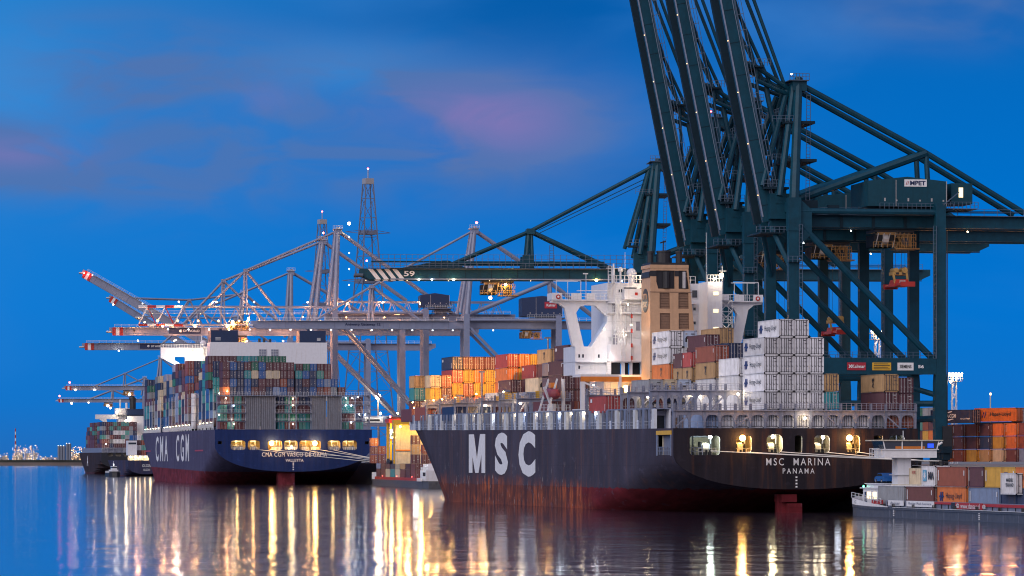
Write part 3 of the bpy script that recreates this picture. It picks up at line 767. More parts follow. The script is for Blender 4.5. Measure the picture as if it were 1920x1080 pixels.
stack(MSCF, 5, 187, 16.9, ["maroon", ("white", ms)], "in front of orange lit block", 1, H=2.65)
for r, cols in ((7, ["brown", "orange", ("orange", sm_), ("red", sm_)]), (8, ["yellow", "brown", "yellow", "orange"]), (9, ["orange", "yellow", "orange", "yellow"]), (10, ["brown", "orange", "yellow", "orange"])):
    stack(MSCF, r, 200, 19.0, cols, "right orange lit block", r-6, H=2.88)
for r, cols in ((5, ["brown", "yellow", "yellow", "cream"]), ):
    stack(MSCF, r, 257, 16.1, cols[:], "foredeck, cream box on top", 1, L=6.06, H=2.8)
stack(MSCF, 6, 257, 16.1, ["brown", "brown", "brown", "rust"], "left of the tall orange lit block", 1, H=2.8)
for r, cols in ((7, ["brown", "orange", "yellow", "red", ("navy", sq)]), (8, ["orange", "brown", "rust", "yellow", "brown"]), (9, ["yellow", "orange", "yellow", "orange", "brown"]), (10, ["brown", "yellow", "yellow", "yellow", "brown"])):
    stack(MSCF, r, 257, 16.8, cols, "tall orange lit foredeck block", r-6, H=2.93)
stack(MSCF, 11, 262, 16.8, ["brown", "brown", "maroon", "maroon"], "tall orange lit foredeck block", 5, H=2.8)
stack(MSCF, 4, 263.2, 16.1, [("cream", ms), "brown", "teal", "tan"], "leftmost stack of the black ship", 1, L=6.06, H=2.8)
stack(MSCF, 4, 257, 16.1, [("cream", ms)], "foremost deck row of the black ship", 2, L=6.06, H=2.8)
# lower tiers seen through the lashing bridges
for y, r0, r1, col in ((98.5, 1, 7, ["brown", "cream", "maroon", "rust"]), (200, 0, 6, ["brown", "orange", "navy", "rust", "tan"]), (228, 1, 6, ["brown", "tan", "rust", "orange"]), (171, 0, 5, ["navy", "brown", "cream"])):
    for r in range(r0, r1):
        LATER.append((MSCF, RX(r), y, 16.3 if y < 200 else 16.6, rnd.choice(col)))

# ---- the blue ship, stern block
G2N = "containers stacked on the blue ship"
RB = lambda r: -24.1+2.47*r+1.235
top = dict(m="maroon", b="blue", n="navy", t="teal", g="green", w="cream", r="rust", s="steel", x="sea", o="orange", k="brown")
GRID = ["onnbkmnsbmnnbkr", "mbnbnmmmrnnmnbsb"[:16], "mnntwbwwmmtbnxk", "mbnmgbmmmm"]
cnt = 0
for t, rowc in enumerate(GRID):
    for r, ch in enumerate(rowc):
        container(CMAF, RB(r)+(.3 if r >= 10 else 0), 3, 30.75+2.82*t, top[ch], clabel(top[ch], t+1, r+1, "stern block of the blue ship"), G2N, H=2.82, near=False)
container(CMAF, RB(15), 3, 30.75, "grey", clabel("grey", 1, 16, "stern block of the blue ship"), G2N, H=2.82, near=False)
container(CMAF, RB(16)+.3, 3, 30.75, "brown", clabel("brown", 1, 17, "stern block of the blue ship"), G2N, H=2.82, near=False)
for r in range(-1, 16):
    ch = "mmmmtttggggtmgbmmm"[r+1]; n = 44.6-2.82 if r < 10 else 39.2
    container(CMAF, RB(r)-1.0+(.8 if r > 9 else 0), 19, n, top[ch], clabel(top[ch], 1, r+2, "upper row behind blue stern block"), G2N, H=2.82, near=False)
for r, cs in ((-1, "kgm"), (11, "m"), (12, "bm")):
    for i, ch in enumerate(cs):
        LATER.append((CMAF, RB(r)-1.0, 19, (38.96 if r < 3 else 36.4)-2.82*i, top[ch]))
# low rows behind the frames at the stern
for t in range(4):
    for r in list(range(0, 4))+list(range(8, 13))+list(range(17, 20)):
        c = rnd.choice(["maroon", "brown", "navy", "sea", "green", "teal", "maroon"])
        LATER.append((CMAF, -24.9+2.47*r+1.2, 3.4, 19.1+2.82*t, c))
# ------------------------------------------------------------------ on the black ship: bridges between the bays, passage, deckhouse, funnel
def lashing(parent, y, r0, r1, z0, z1, diag=(), arch=True, th=.5, rail_=True, mt=lash, bins=(), full=True):
    mb = MB(mt, greyst, yel)
    for r in range(r0, r1+1):
        x = -19.75+2.47*r
        mb.box(x-.17, x+.17, y-th, y, z0, z1, 1)
        mb.box(x-.22, x+.22, y-th-.12, y-th, z1-.2, z1+1.0, 1)
    mb.box(-19.9+2.47*r0, -19.6+2.47*r1, y-th+.05, y-.05, z1-.75, z1, 0)
    mb.box(-19.9+2.47*r0, -19.6+2.47*r1, y-th-.35, y-th+.05, z1-.12, z1+.02, 0)
    if arch:
        for r in range(r0, r1):
            x = -19.75+2.47*r+.17
            for a, b in ((x, 1), (x+2.13, -1)):
                mb.prism([(a, z1-.75), (a+b*.6, z1-.75), (a+b*.25, z1-.95), (a+b*.08, z1-1.35), (a, z1-1.6)], 'y', y-th+.08, y-.08, 0)
    for r in diag:
        x = -19.75+2.47*r
        mb.beam((x+.1, y-th/2, z1-.8), (x+2.37, y-th/2, z0+.1), .3, .2, 0) if r >= 10 else mb.beam((x+.1, y-th/2, z0+.1), (x+2.37, y-th/2, z1-.8), .3, .2, 0)
    if rail_:
        mb.railing((-19.75+2.47*r0, y-th-.3, z1), (-19.75+2.47*r1, y-th-.3, z1), 1.1, (r1-r0)*3, .03, 0, 3)
        mb.railing((-19.75+2.47*r0, y-th-.1, z0), (-19.75+2.47*r1, y-th-.1, z0), 1.0, (r1-r0)*2, .025, 0, 2)
    for r in bins:
        x = -19.75+2.47*r+.9; mb.box(x, x+.7, y-th-.2, y-th+.4, z1+.05, z1+1.3, 2)
    return mb.build("lashing_bridge", parent)
lashing(SHIP, .75, 0, 16, 13.3, 16.15, diag=(0, 4, 10, 14))
for y, r0, r1, dg, bins in ((15.2, 0, 6, (2, 4), ()), (29.7, 0, 6, (1, 5), ()), (44.2, 1, 6, (2,), (4,)), (58.7, 0, 6, (3,), (2, 5))):
    lashing(SHIP, y, r0, r1, 13.4, 16.2, arch=False, rail_=False); lashing(SHIP, y, r0, r1, 16.3, 19.5, dg, bins=bins)
for y, r0, r1, dg, bins in ((113, 0, 4, (2,), (1, 3)), (128.4, 0, 5, (1, 3), (0, 4)), (144.4, 0, 6, (2,), (2,)), (170.4, 0, 7, (1, 4), (3, 5)), (184.9, 0, 7, (2, 3), (1, 5)), (199.4, 0, 8, (0, 3, 5), (2, 4, 6)), (213.5, 1, 9, (2, 4), (3, 6)), (227.5, 2, 10, (3, 5), (4, 7)), (241.5, 3, 11, (4, 6), (4, 6, 8)), (256.4, 5, 12, (5, 7), (5, 6, 8))):
    lashing(SHIP, y, r0, r1, 15.2, 19.8, dg, arch=False, bins=bins)
# passage under the outer stacks
mb = MB(greyst, rail, dark, white)
y = 12.5; k = 0
while y < 288:
    zd = 13.3+1.9*min(1, y/285.)**1.2; hb = min(19.85, H1.half(y, 15)-.15); zt = zd+3.1
    if k % 2 == 0: mb.box(-hb, -hb+.5, y, y+1.5, zd, zt, 1 if k % 4 == 0 else 0)
    else: mb.box(-hb, -hb+.35, y+.3, y+.8, zd, zt, 0)
    if k % 3 == 0: mb.box(-hb+.1, -hb+.35, y+.9, y+2.4, zd, zd+1.4, 3)
    mb.box(-hb+.2, -hb+3, y, y+3.05, zt, zt+.2, 0)
    mb.box(-hb+2.6, -hb+2.75, y, y+3.05, zd, zt, (3, 2, 2, 0, 2)[k % 5])  # mostly near-black panels; shade of the gaps is put into their colour
    mb.beam((-hb+.05, y, zd+1.1), (-hb+.05, y+3.05, zd+1.1), .06, m=1); mb.beam((-hb+.05, y, zd+.6), (-hb+.05, y+3.05, zd+.6), .05, m=1)
    y += 3.05; k += 1
mb.build("side_passage", SHIP)
for i, y in enumerate(list(range(52, 285, 9))):
    zd = 13.3+1.9*min(1, y/285.)**1.2; hb = min(19.85, H1.half(y, 15)-.15)
    MB(LW if i % 3 else LC).ball((-hb+.25, y, zd+2.75), .2 if i % 3 else .24).build("lamp", SHIP)
    light(MSCF, -hb+.9, y, zd+2.6, 90, (1, .8, .5) if i % 3 else (.8, .9, 1), .2)
# hatch covers close the deck between the bays
for y in (1, 15.7, 30.2, 44.7, 59.2): MB(greyst).box(-17, 17, y+.3, y+12, 13.0, 13.38).build("hatch_cover", SHIP)
for y in (98.5, 113.5, 129, 145, 171, 185.5, 200): MB(greyst).box(-16.8, 16.8, y+.3, y+12, 14.2, 16.25).build("hatch_cover", SHIP)
for y, w_ in ((214, 14.5), (228, 12.5), (242.5, 10.5)): MB(greyst).box(-w_, w_, y+.3, y+12, 14.2, 16.25).build("hatch_cover", SHIP)
MB(greyst).box(-8.6, 9, 257.3, 267, 14.9, 16.05).build("hatch_cover", SHIP)
# deckhouse
dh = MB(white, glass, rail)
Y0 = 86
dh.box(-9.6, 10.3, Y0+1, Y0+12, 13.4, 23.6); dh.box(-9.3, 10.2, Y0, Y0+12, 25.9, 40.0)
dh.box(-15.2, -9.3, Y0, Y0+9, 23.5, 28.6); dh.box(-9.3, -1, Y0-1.8, Y0, 25.9, 28.9)
dh.prism([(-9.3, 28.9), (-2.0, 28.9), (-2.6, 27.4), (-2.6, 25.9), (-9.3, 25.9)], 'y', Y0-2.5, Y0-1.8)
dh.prism([(-9.3, 33.0), (-9.3, 28.6), (-12.2, 28.6)], 'y', Y0, Y0+3)
dh.box(9.3, 14.8, Y0+1, Y0+9, 23.5, 29)
dh.box(-9.5, 6, Y0-.9, Y0, 34.5, 34.75); dh.box(-8, -4.6, Y0-1.4, Y0, 31.2, 31.45)
dh.box(7.6, 10.35, Y0-6, Y0, 23.6, 40.1)                   # stair tower on the right
dh.box(-15.2, 8, Y0-1.2, Y0+10, 25.75, 25.9)
for a, b in ((-9.6, -8.9), (-6.9, -6.3), (-5.4, -4.9), (-3.4, -2.8), (-.6, 0), (3, 3.6), (6.5, 7.6)): dh.box(a, b, Y0-1, Y0-.5, 23.6, 25.75)
dh.box(-15.4, 9, Y0-4.5, Y0+1.2, 23.1, 23.5)
dh.box(-6.5, -2.4, Y0-1.6, Y0, 37.0, 38.9)
dh.box(-9.3, 7, Y0-.9, Y0, 36.3, 36.5)
# bridge wings with bulwarks and sloping struts
for sg in (-1, 1):
    pts = [(19.4, 38.15), (19.4, 36.4), (17.6, 36.25), (16.4, 35.6), (9.2 if sg < 0 else 10.2, 35.6), (9.2 if sg < 0 else 10.2, 36.9), (14.5, 36.95)]
    outer = [(19.5, 36.4), (18.0, 36.2), (17.0, 35.4), (15.5, 28.6), (13.5, 28.6), (14.9, 34.6), (14.2, 35.7), (13.2, 36.0), (11.4, 35.9), (9.0, 33.8), (9.0, 36.9), (19.5, 36.9)]
    dh.prism([(sg*a, b) for a, b in outer], 'y', Y0+.4, Y0+1.6)
    dh.box(min(sg*9, sg*19.5), max(sg*9, sg*19.5), Y0-.4, Y0+3.5, 36.75, 36.95)
    for a, b in ((17.7, 19.5), (14.2, 16.0), (11.6, 13.2)): dh.box(min(sg*a, sg*b), max(sg*a, sg*b), Y0-.45, Y0-.35, 36.95, 38.1)
    dh.box(min(sg*19.4, sg*19.5), max(sg*19.4, sg*19.5), Y0-.4, Y0+3.5, 36.9, 38.1)
    dh.beam((sg*9.2, Y0-.4, 38.6 if sg < 0 else 38.1), (sg*15, Y0-.4, 38.5 if sg < 0 else 38.1), .12)
for z in (28.6, 31.4, 34.4, 37.2): dh.box(-9.34, -.2, Y0-.03, Y0-.002, z, z+.07, 2); dh.box(5.2, 7.58, Y0-.03, Y0-.002, z, z+.07, 2)
for x in (-5.2, -2.1): dh.box(x, x+.06, Y0-.03, Y0-.002, 26, 39.8, 2)
for x, z in ((-8.9, 29.6), (-1.4, 30), (-3.6, 35.4), (-1.2, 35.6), (5.6, 33), (-12.5, 24.6)): dh.box(x, x+.5, Y0-.06, Y0-.003, z, z+.75, 2)
dk = dh.build("deckhouse", SHIP)
mb = MB(rail)
for sg in (-1, 1):
    mb.railing((sg*9.2, Y0-.42, 36.95), (sg*17.7, Y0-.42, 36.95), 1.1, 12, .04)
    for a, b in ((18.7, 36.9), (14.2, 36.9)): mb.beam((sg*a, Y0-.2, b), (sg*a, Y0-.2, 40.3), .12)
    mb.beam((sg*18.7, Y0-.2, 40.3), (sg*14.2, Y0-.2, 40.3), .14); mb.beam((sg*18.7, Y0+2, 40.3), (sg*14.2, Y0+2, 40.3), .14); mb.beam((sg*16.6, Y0-.2, 36.9), (sg*16.6, Y0-.2, 40.3), .1)
mb.railing((-9.2, Y0-.8, 40), (-2, Y0-.8, 40), 1.3, 10, .05); mb.railing((-2, Y0, 40), (7, Y0, 40), 1.3, 10, .05); mb.railing((7.6, Y0-6, 40.1), (10.3, Y0-6, 40.1), 1.2, 5, .05)
mb.railing((-9.4, Y0-.9, 34.7), (5, Y0-.9, 34.7), 1.1, 14, .035); mb.railing((-8, Y0-1.4, 31.4), (-4.6, Y0-1.4, 31.4), 1.1, 5, .035)
mb.railing((-3, Y0-1.2, 25.9), (8, Y0-1.2, 25.9), 1.1, 8, .035)
mb.build("railing", SHIP)
mb = MB(rail).ladder((-7.7, Y0-1.5, 25.9), (-7.7, Y0-1.5, 40), .9, .42, .05); mb.ladder((-6.9, Y0-2.7, 26), (-7.9, Y0-2.7, 36.2), .8, .5, .04)
mb.ladder((-10.1, Y0-4.6, 15.6), (-10.1, Y0-4.6, 25.8), .7, .45, .045)
mb.build("ladder", SHIP)
for a, b, c, d in ((-3.3, -1.9, 37.9, 39.1), (-1.5, -.2, 37.9, 39.1), (-7.2, -6.6, 38.3, 38.9), (-6.2, -3.9, 38.9, 39.2), (6.4, 7.3, 37.5, 38.8)):
    w = MB(rail).box(a-.08, b+.08, Y0-.07, Y0-.02, c-.08, d+.08).build("window", SHIP); MB(glass).box(a, b, Y0-.1, Y0-.071, c, d).build("pane", w)
for z in (37.7, 34.6, 31.4, 28.4):
    MB(LWIN).box(8.7, 9.6, Y0-6.06, Y0-6.0, z, z+.6).build("window", SHIP)
mb = MB(dark)
for a, b in ((-8.8, -7), (-6.2, -5.5), (-4.8, -3.5), (-2.7, -.7), (.1, 2.9), (3.7, 6.4)): mb.box(a, b, Y0-.3, Y0, 23.6, 25.75)
mb.build("doorway", SHIP)
mb = MB(white, rail)  # mast, domes, aerials
mb.tube((-8.2, Y0-.3, 40), (-8.2, Y0-.3, 43.4), .35, 8, 0, .15); mb.ladder((-8.9, Y0-.3, 38), (-8.9, Y0-.3, 43), .6, .5, .05, 1); mb.beam((-9.6, Y0-.3, 42.6), (-6, Y0-.3, 42.6), .1, m=1)
mb.build('radar_mast', SHIP); mb = MB(white, rail); mb.tube((-6.6, Y0+1, 40), (-6.6, Y0+1, 42), .18, 8); mb.ball((-6.6, Y0+1, 42.4), .5); mb.build('satellite_dome', SHIP); mb = MB(white, rail); mb.tube((-4.3, Y0+2, 40), (-4.3, Y0+2, 41.2), .6, 10); mb.ball((-4.3, Y0+2, 41.8), .95, 0, 12, 8)
mb.build('satellite_dome', SHIP); MB(rail).beam((-5.9, Y0+.5, 40), (-5.9, Y0+.5, 45.5), .08).build('aerial', SHIP); mb = MB(white, rail); mb.beam((8.2, Y0-3, 40), (8.2, Y0-3, 49), .08, m=1); mb.box(10, 11.4, Y0-5, Y0-4.8, 42, 42.15, 1); mb.beam((10.6, Y0-5, 40), (10.6, Y0-5, 43), .12, m=1)
mb.build('aerial', SHIP); mb = MB(white, rail); mb.beam((-13.2, Y0, 37), (-13.2, Y0, 41.6), .1, m=1); mb.box(-13.7, -12.8, Y0, Y0+.3, 41.5, 41.7, 1)
mb.build("wing_light", SHIP)
# stair frame on the right side, below the wing
mb = MB(rail)
for x in (10.8, 13): 
    for yv in (Y0-3, Y0-.6): mb.beam((x, yv, 27), (x, yv, 36.6), .12)
for i in range(5): mb.beam((10.8, Y0-3, 27+2*i), (13, Y0-3, 29+2*i), .12); mb.beam((13, Y0-3, 27+2*i), (10.8, Y0-3, 29+2*i), .1); mb.box(10.7, 13.1, Y0-3, Y0-.6, 28.9+2*i, 29.0+2*i)
mb.railing((10.7, Y0-3.1, 32.9), (13.4, Y0-3.1, 32.9), 1.1, 4, .05)
mb.build("stairs", SHIP)
for x, z, s in ((-5.4, 37.75, .35),): MB(redp).box(-4.6, -4.1, Y0-1.65, Y0-1.6, z, z+.5).build("flag_marking", SHIP)
MB(redp, whitep).tube((-18.4, Y0-.6, 37.4), (-18.4, Y0-.45, 37.4), .42, 12).tube((-18.4, Y0-.65, 37.4), (-18.4, Y0-.6, 37.4), .2, 8, 1).build("lifebuoy", SHIP)
MB(redp, whitep).tube((18.5, Y0-.6, 37.4), (18.5, Y0-.45, 37.4), .42, 12).tube((18.5, Y0-.65, 37.4), (18.5, Y0-.6, 37.4), .2, 8, 1).build("lifebuoy", SHIP)
mb = MB(redp, dark)
for z in (33.6, 31, 28.4, 26.2): mb.box(-5.65, -5.35, Y0-2.9, Y0-2.7, z, z+.7, 0)
mb.beam((-5.5, Y0-2.8, 25.9), (-5.5, Y0-2.8, 34.6), .06, m=1); mb.build("fire_hose", SHIP)
# deck below the house; lamp glow is put into its orange beam and wall
mb = MB(orangep, white, rail)
mb.box(-15.6, 2, Y0-6.2, Y0-5.8, 22.2, 23.1, 0); mb.box(-15.6, -14.9, Y0-6.2, Y0-5.6, 13.4, 22.2, 1); mb.box(-8.7, -8.2, Y0-6.2, Y0-5.6, 17.5, 23.3, 1); mb.box(-15.6, -8.5, Y0-6.1, Y0-5.9, 23.1, 23.5, 2)
mb.beam((-14.9, Y0-6, 22), (-9, Y0-6, 19.6), .3, m=1); mb.beam((-14.9, Y0-6, 21), (-11.5, Y0-6, 19), .12, m=2)
mb.railing((-15, Y0-6, 17.4), (-1, Y0-6, 17.4), 1.2, 14, .05, 2); mb.box(-15.5, 0, Y0-6, Y0+1, 17.2, 17.4, 2); mb.ladder((-5.7, Y0-6.1, 17.4), (-5.7, Y0-6.1, 22.2), .8, .5, .05, 2)
mb.box(-3.6, 1.6, Y0-1, Y0+1, 17.5, 22.2, 0)
mb.build("boat_deck", SHIP)
mb = MB(pmat('lifeboat_red', (.24, .045, .06), .6), orangep, rail)  # lifeboat on the port side
mb.ball((-17.0, Y0+8, 20.3), 1.05, 0, 12, 8, .9); mb.tube((-17, Y0+8, 20.3), (-17, Y0+13, 20.3), 1.05, 12, 0); mb.ball((-17, Y0+13, 20.3), 1.05, 0, 12, 8, .9); mb.box(-17.5, -16.4, Y0+9, Y0+11, 21.4, 22.3, 1)
mb.beam((-18.4, Y0+8, 17), (-16.6, Y0+8, 23), .3, m=2); mb.beam((-18.4, Y0+15, 17), (-16.6, Y0+15, 23), .3, m=2)
mb.build("lifeboat", SHIP)
mb = MB(white, rail, yel)  # deck crane on the port side
mb.prism([(-19.6, 15.6), (-19.6, 17.2), (-14, 17.2), (-15.6, 14.7), (-18, 14.7)], 'y', Y0+9, Y0+13, 0); mb.railing((-19.5, Y0+9, 17.2), (-14, Y0+9, 17.2), 1.1, 8, .05, 1)
mb.tube((-15, Y0+10, 17), (-15, Y0+10, 23), .35, 8, 0); mb.beam((-17.4, Y0+9.5, 18.2), (-18.8, Y0+9, 21.5), .35, m=0); mb.tube((-17.2, Y0+9.5, 17.2), (-17.2, Y0+9.5, 18.5), .7, 8, 1)
mb.box(-16, -11.2, Y0+5, Y0+8, 13.7, 15.2, 1); mb.ball((-13.6, Y0+5, 16), .9, 2, 10, 6)
mb.build("gangway", SHIP)
mb = MB(rail, lash)
for x in (-8.4, -5.9, -3.2, -.9, 6.0): mb.tube((x, Y0-.12, 26), (x, Y0-.12, 36 if x < 0 else 40), .09, 6, 0)
for z in (27.3, 30.2, 33.1): mb.tube((-9.2, Y0-.14, z), (-.3, Y0-.14, z), .06, 6, 0)
mb.build("pipework", SHIP)
for z in (27.0, 29.9, 32.7, 35.2):
    for x in (-2.9, 6.5): MB(rail, glass).box(x, x+.62, Y0-.08, Y0-.003, z-.1, z+.62).box(x+.08, x+.54, Y0-.1, Y0-.081, z, z+.5, 1).build("window", SHIP)
for x, z in ((-8.2, 28.95), (-4.0, 31.5), (-8.4, 34.8)): MB(lash).box(x, x+.75, Y0-.06, Y0-.003, z, z+1.7).build("door", SHIP)
for x, z in ((-14.6, 26.6), (-13.9, 26.6), (-11.0, 26.6), (-14.6, 24.6)): MB(glass).box(x, x+.3, Y0-.05, Y0-.003, z, z+.6).build("window", SHIP)
for k in range(3): MB(lash).box(-14+1.4*k, -13.2+1.4*k, Y0-5, Y0-4.2, 17.4, 18.6+.4*(k % 2)).build("locker", SHIP)
# funnel
fb = MB(tan, black, tand, greyst)
FY = 72
prof = [(-5.0, 13.4), (-5.0, 38.7), (-4.85, 42.0), (1.9, 42.0), (3.0, 31), (4.4, 21), (4.4, 13.4)]
fb.prism(prof, 'y', FY+.5, FY+6.2, 0)
face = prof[:1]+[(-5.0, 38.7), (-4.9, 42.0), (1.9, 42.0), (3.0, 31), (4.4, 21), (4.4, 13.4)]
op = []
for cx in (-3.3, .12):
    for z0, z1 in ((34.9, 37.7), (31.3, 34.1), (27.8, 30.5), (24.2, 27)):
        dxx = (37.7-z1)*.012
        op.append([(cx+dxx, z0), (cx+1.85+dxx*2, z0), (cx+1.8+dxx*2, z1), (cx+dxx, z1)])
op += [[(-3.55, 38.4), (-.6, 38.4), (-.6, 41.6), (-3.9, 41.6), (-3.9, 39.6)], [(.15, 38.4), (2.0, 38.4), (1.6, 41.6), (.15, 41.6)]]
fb.plate(face, op, FY, FY+.499, 0, 2)
for i, q in enumerate(op):
    xs = [p[0] for p in q]; zs = [p[1] for p in q]; m = 2 if i < 8 else 1
    fb.box(min(xs), max(xs), FY+.3, FY+.45, min(zs), max(zs), m)
    if i < 8:
        for k in range(6): fb.box(min(xs)+.02, max(xs)-.02, FY+.18, FY+.3, min(zs)+k*.46, min(zs)+k*.46+.1, 2)
fb.box(-5.06, 1.95, FY-.05, FY+6.25, 40.9, 41.5, 3) if False else None
fb.box(-5.08, -3.9, FY-.06, FY-.003, 40.6, 41.55, 1); fb.box(-.6, .15, FY-.06, FY-.003, 40.6, 41.55, 1)
fb.box(-5.1, -5.0, FY+.3, FY+6.1, 40.4, 41.4, 1)
fb.box(-5.05, 1.95, FY-.06, FY+6.3, 42.0, 42.6, 0); fb.box(-4.9, 1.8, FY+.2, FY+6, 42.6, 43.0, 1)
fu = fb.build("funnel", SHIP)
for x, r, h in ((-4.2, .55, 45.1), (-1.8, 1.25, 45.2), (1.0, .6, 45.2)):
    mb = MB(black).tube((x, FY+3, 42.9), (x, FY+3, h), r, 12, 0).tube((x, FY+3, h-.3), (x, FY+3, h), r+.1, 12, 0)
    if r > 1: mb.beam((x, FY+3, 45), (x, FY+3, 47), .12, m=0); mb.beam((x-.6, FY+3, 46.6), (x+.4, FY+3, 46.9), .25, m=0)
    mb.build("exhaust_pipe", fu)
for x, r in ((-2.1, .9), (1.2, .5)): MB(black if x < 0 else galv).tube((x, FY+.1, 38.5), (x, FY+.1, 41.4), r*.7, 10, 0).build("exhaust_pipe", fu)
for z in (24.0, 29.2, 38.0): MB(tand).box(-5.07, 2.6 if z > 30 else 3.6, FY-.05, FY-.002, z-.25, z-.12).build("seam", fu)
mb = MB(logok); n = 20
pts = [(FY+3.3+2.1*math.cos(2*math.pi*i/n), 36.4+2.1*math.sin(2*math.pi*i/n)) for i in range(n)]
mb.prism(pts, 'x', -5.06, -5.0); em = mb.build("emblem", fu)
lettering("m\nsc", 2.6, 2.5, tan, fu, (-5.07, FY+3.3, 36.4), 'x', bold=.02, lsp=.7, name="emblem_lettering")
# lamps of the deckhouse, and floodlight posts added to light the containers
for x, yv, z, e, c, m, r in ((-3.1, Y0-1.5, 41.2, 420, (1, .66, .35), LW, .3), (9.9, Y0-7, 41.2, 320, (1, .78, .6), LW, .4), (8.7, Y0-6.5, 40.6, 60, (1, .85, .7), LW, .22),
                       (-7.0, Y0-4.4, 21.0, 5200, (1, .50, .13), LO, .6), (-10.4, Y0-2.2, 31.6, 120, (1, .9, .8), LW, .12), (-6.4, Y0-3.5, 36.0, 190, (1, .86, .66), LW, .12),
                       (-10.2, Y0-2.5, 26.2, 260, (1, .92, .85), LW, .2), (-6.6, Y0-3.0, 30.6, 150, (1, .88, .75), LW, .12), (-13, Y0-5, 21.6, 250, (1, .8, .7), LW, .15), (-.5, Y0-4, 22.0, 160, (1, .55, .2), LO, .15),
                       (11.6, Y0-3.6, 30.5, 90, (1, .85, .6), LW, .18)):
    bulb(SHIP, x, yv, z, m, r); light(MSCF, x, yv-.5, z, e, c, .3)
for x, yv, z, e, c in ((-6, FY-2.5, 33, 330, (1, .62, .3)),): light(MSCF, x-2.0, yv+3, z, e, c, .5); bulb(SHIP, x-2.3, yv+3, z-1, LW, .12)
def added_flood(F, parent, x, y, z, e, c=(1, .50, .12), post=16):  # added post and lamp that throws orange light on the container doors
    mb = MB(greyst, LO); mb.tube((x, y, post), (x, y, z), .16, 6, 0); mb.box(x-.7, x+.7, y+.05, y+.25, z, z+.35, 0); mb.box(x-.6, x+.6, y+.25, y+.3, z+.05, z+.3, 1)
    mb.build("floodlight", parent); light(F, x, y+.8, z+.2, e, c, .4)
added_flood(MSCF, SHIP, 1.0, 241.5, 27.5, 14000, (1, .42, .08), 19); added_flood(MSCF, SHIP, -6.5, 244, 22.3, 2600, (1, .50, .14), 19); added_flood(MSCF, SHIP, 3.0, 186, 33.2, 12000, (1, .42, .08), 31)
added_flood(MSCF, SHIP, -12.4, 118, 22, 300, (1, .50, .15), 19); added_flood(MSCF, SHIP, -9.5, 214.5, 21.8, 420, (1, .55, .2), 19); added_flood(MSCF, SHIP, -11.9, 158, 21.8, 300, (1, .55, .25), 19)
for x_, y_, z_, e_ in ((-17, 236, 21.5, 2000), (-17, 222, 21.5, 2000), (-18, 208, 21.5, 2000), (-19, 194, 21.5, 1400), (-14, 250, 20.5, 1500), (-19.5, 178, 21.5, 1000), (-19, 135, 22, 500), (-19, 160, 22, 700)):  # orange lights and bulbs added to warm the lashing bridges
    light(MSCF, x_, y_-2, z_, e_, (1, .50, .16), .3); MB(LO).ball((x_+2, y_+2.4, z_-.6), .16).build('lamp', SHIP)
for x, yv, z in ((-13.2, 42.5, 18.9), (-8.9, 28.9, 18.8), (-7.8, 28.9, 18.7), (-5.6, 14, 18.9), (-15.5, 56.5, 18.9), (-16, 127.5, 19), (-13.6, 170, 19.2)):
    MB(LW).ball((x, yv-.3, z), .22).build("lamp", SHIP); light(MSCF, x, yv-.9, z-.2, 110, (1, .8, .5), .2)
MB(LW).ball((-5.6+6.9, -.4, 14.9), .25).build("lamp", SHIP); light(MSCF, 1.5, -1, 15.2, 100, (1, .8, .55), .2)

# ------------------------------------------------------------------ on the blue ship
fr = MB(greyst, dark, rail)
XL, XR = -26.2, 26.3
def fx(px): return (px-549.5)/5.41
fr.box(XL, XR, 1.6, 2.2, 30.3, 30.75); fr.box(XL, XR, .6, 1.6, 30.35, 30.45)
fr.build("lashing_walkway", BLUE)
for a, b in ((408, 461), (516, 583), (640, 692)):
    fr = MB(greyst, dark, rail)
    n = max(2, round((b-a)/26.5)); xs = [lerp(fx(a), fx(b), i/n) for i in range(n+1)]
    if (a, b) == (516, 583): xs = [fx(516), fx(542), fx(555.5), fx(583)]
    for x in xs: fr.box(x-.2, x+.2, 1.6, 2.2, 18.9, 30.3)
    for z in (27.4, 24.5, 21.6):
        fr.box(fx(a), fx(b), 1.65, 2.15, z-.18, z+.22); fr.box(fx(a), fx(b), .9, 1.65, z+.1, z+.2)
        fr.railing((fx(a), .95, z+.2), (fx(b), .95, z+.2), 1.0, int((b-a)/6), .03, 2, 2)
    for z in (30.3, 27.2):
        for x, d in [(xs[i], 1) for i in range(len(xs)-1)]+[(xs[i+1], -1) for i in range(len(xs)-1)]:
            fr.prism([(x, z), (x+d*1.1, z), (x+d*.5, z-.3), (x+d*.2, z-.8), (x, z-1.2)], 'y', 1.7, 2.1)
    fr.build("lashing_bridge", BLUE)
fr = MB(greyst, dark, rail)
fr.railing((XL, 1.0, 30.45), (XR, 1.0, 30.45), 1.3, 60, .04, 2, 2)
for i in range(22): fr.box(XL+i*2.5-.06, XL+i*2.5+.06, .9, 1.1, 30.4, 32.2)
fr.build("railing", BLUE)
for a, b in ((461.5, 487.5), (489, 515.5), (585, 611.5), (613, 639.5)):
    mb = MB(corr, dark); x0, x1 = fx(a), fx(b)
    mb.box(x0, x1, 1.8, 2.2, 18.9, 30.3, 0); n = 7
    for i in range(n+1): x = lerp(x0+.1, x1-.1, i/n); mb.box(x-.13, x+.13, 1.5, 1.8, 19, 30.25, 0)
    mb.build("wind_screen", BLUE)
for px, py in ((425, 747), (439, 761), (412, 778), (440, 795), (549, 747), (549, 760), (549, 795), (648, 746), (660, 746), (671, 744), (648, 760), (658, 760), (673, 777), (684, 777), (658, 792)):
    x = fx(px); z = 8.2+(864-py)/7200*1315
    MB(LC if px > 600 or py == 761 else LW).ball((x, 1.2, z), .17).build("lamp", BLUE)
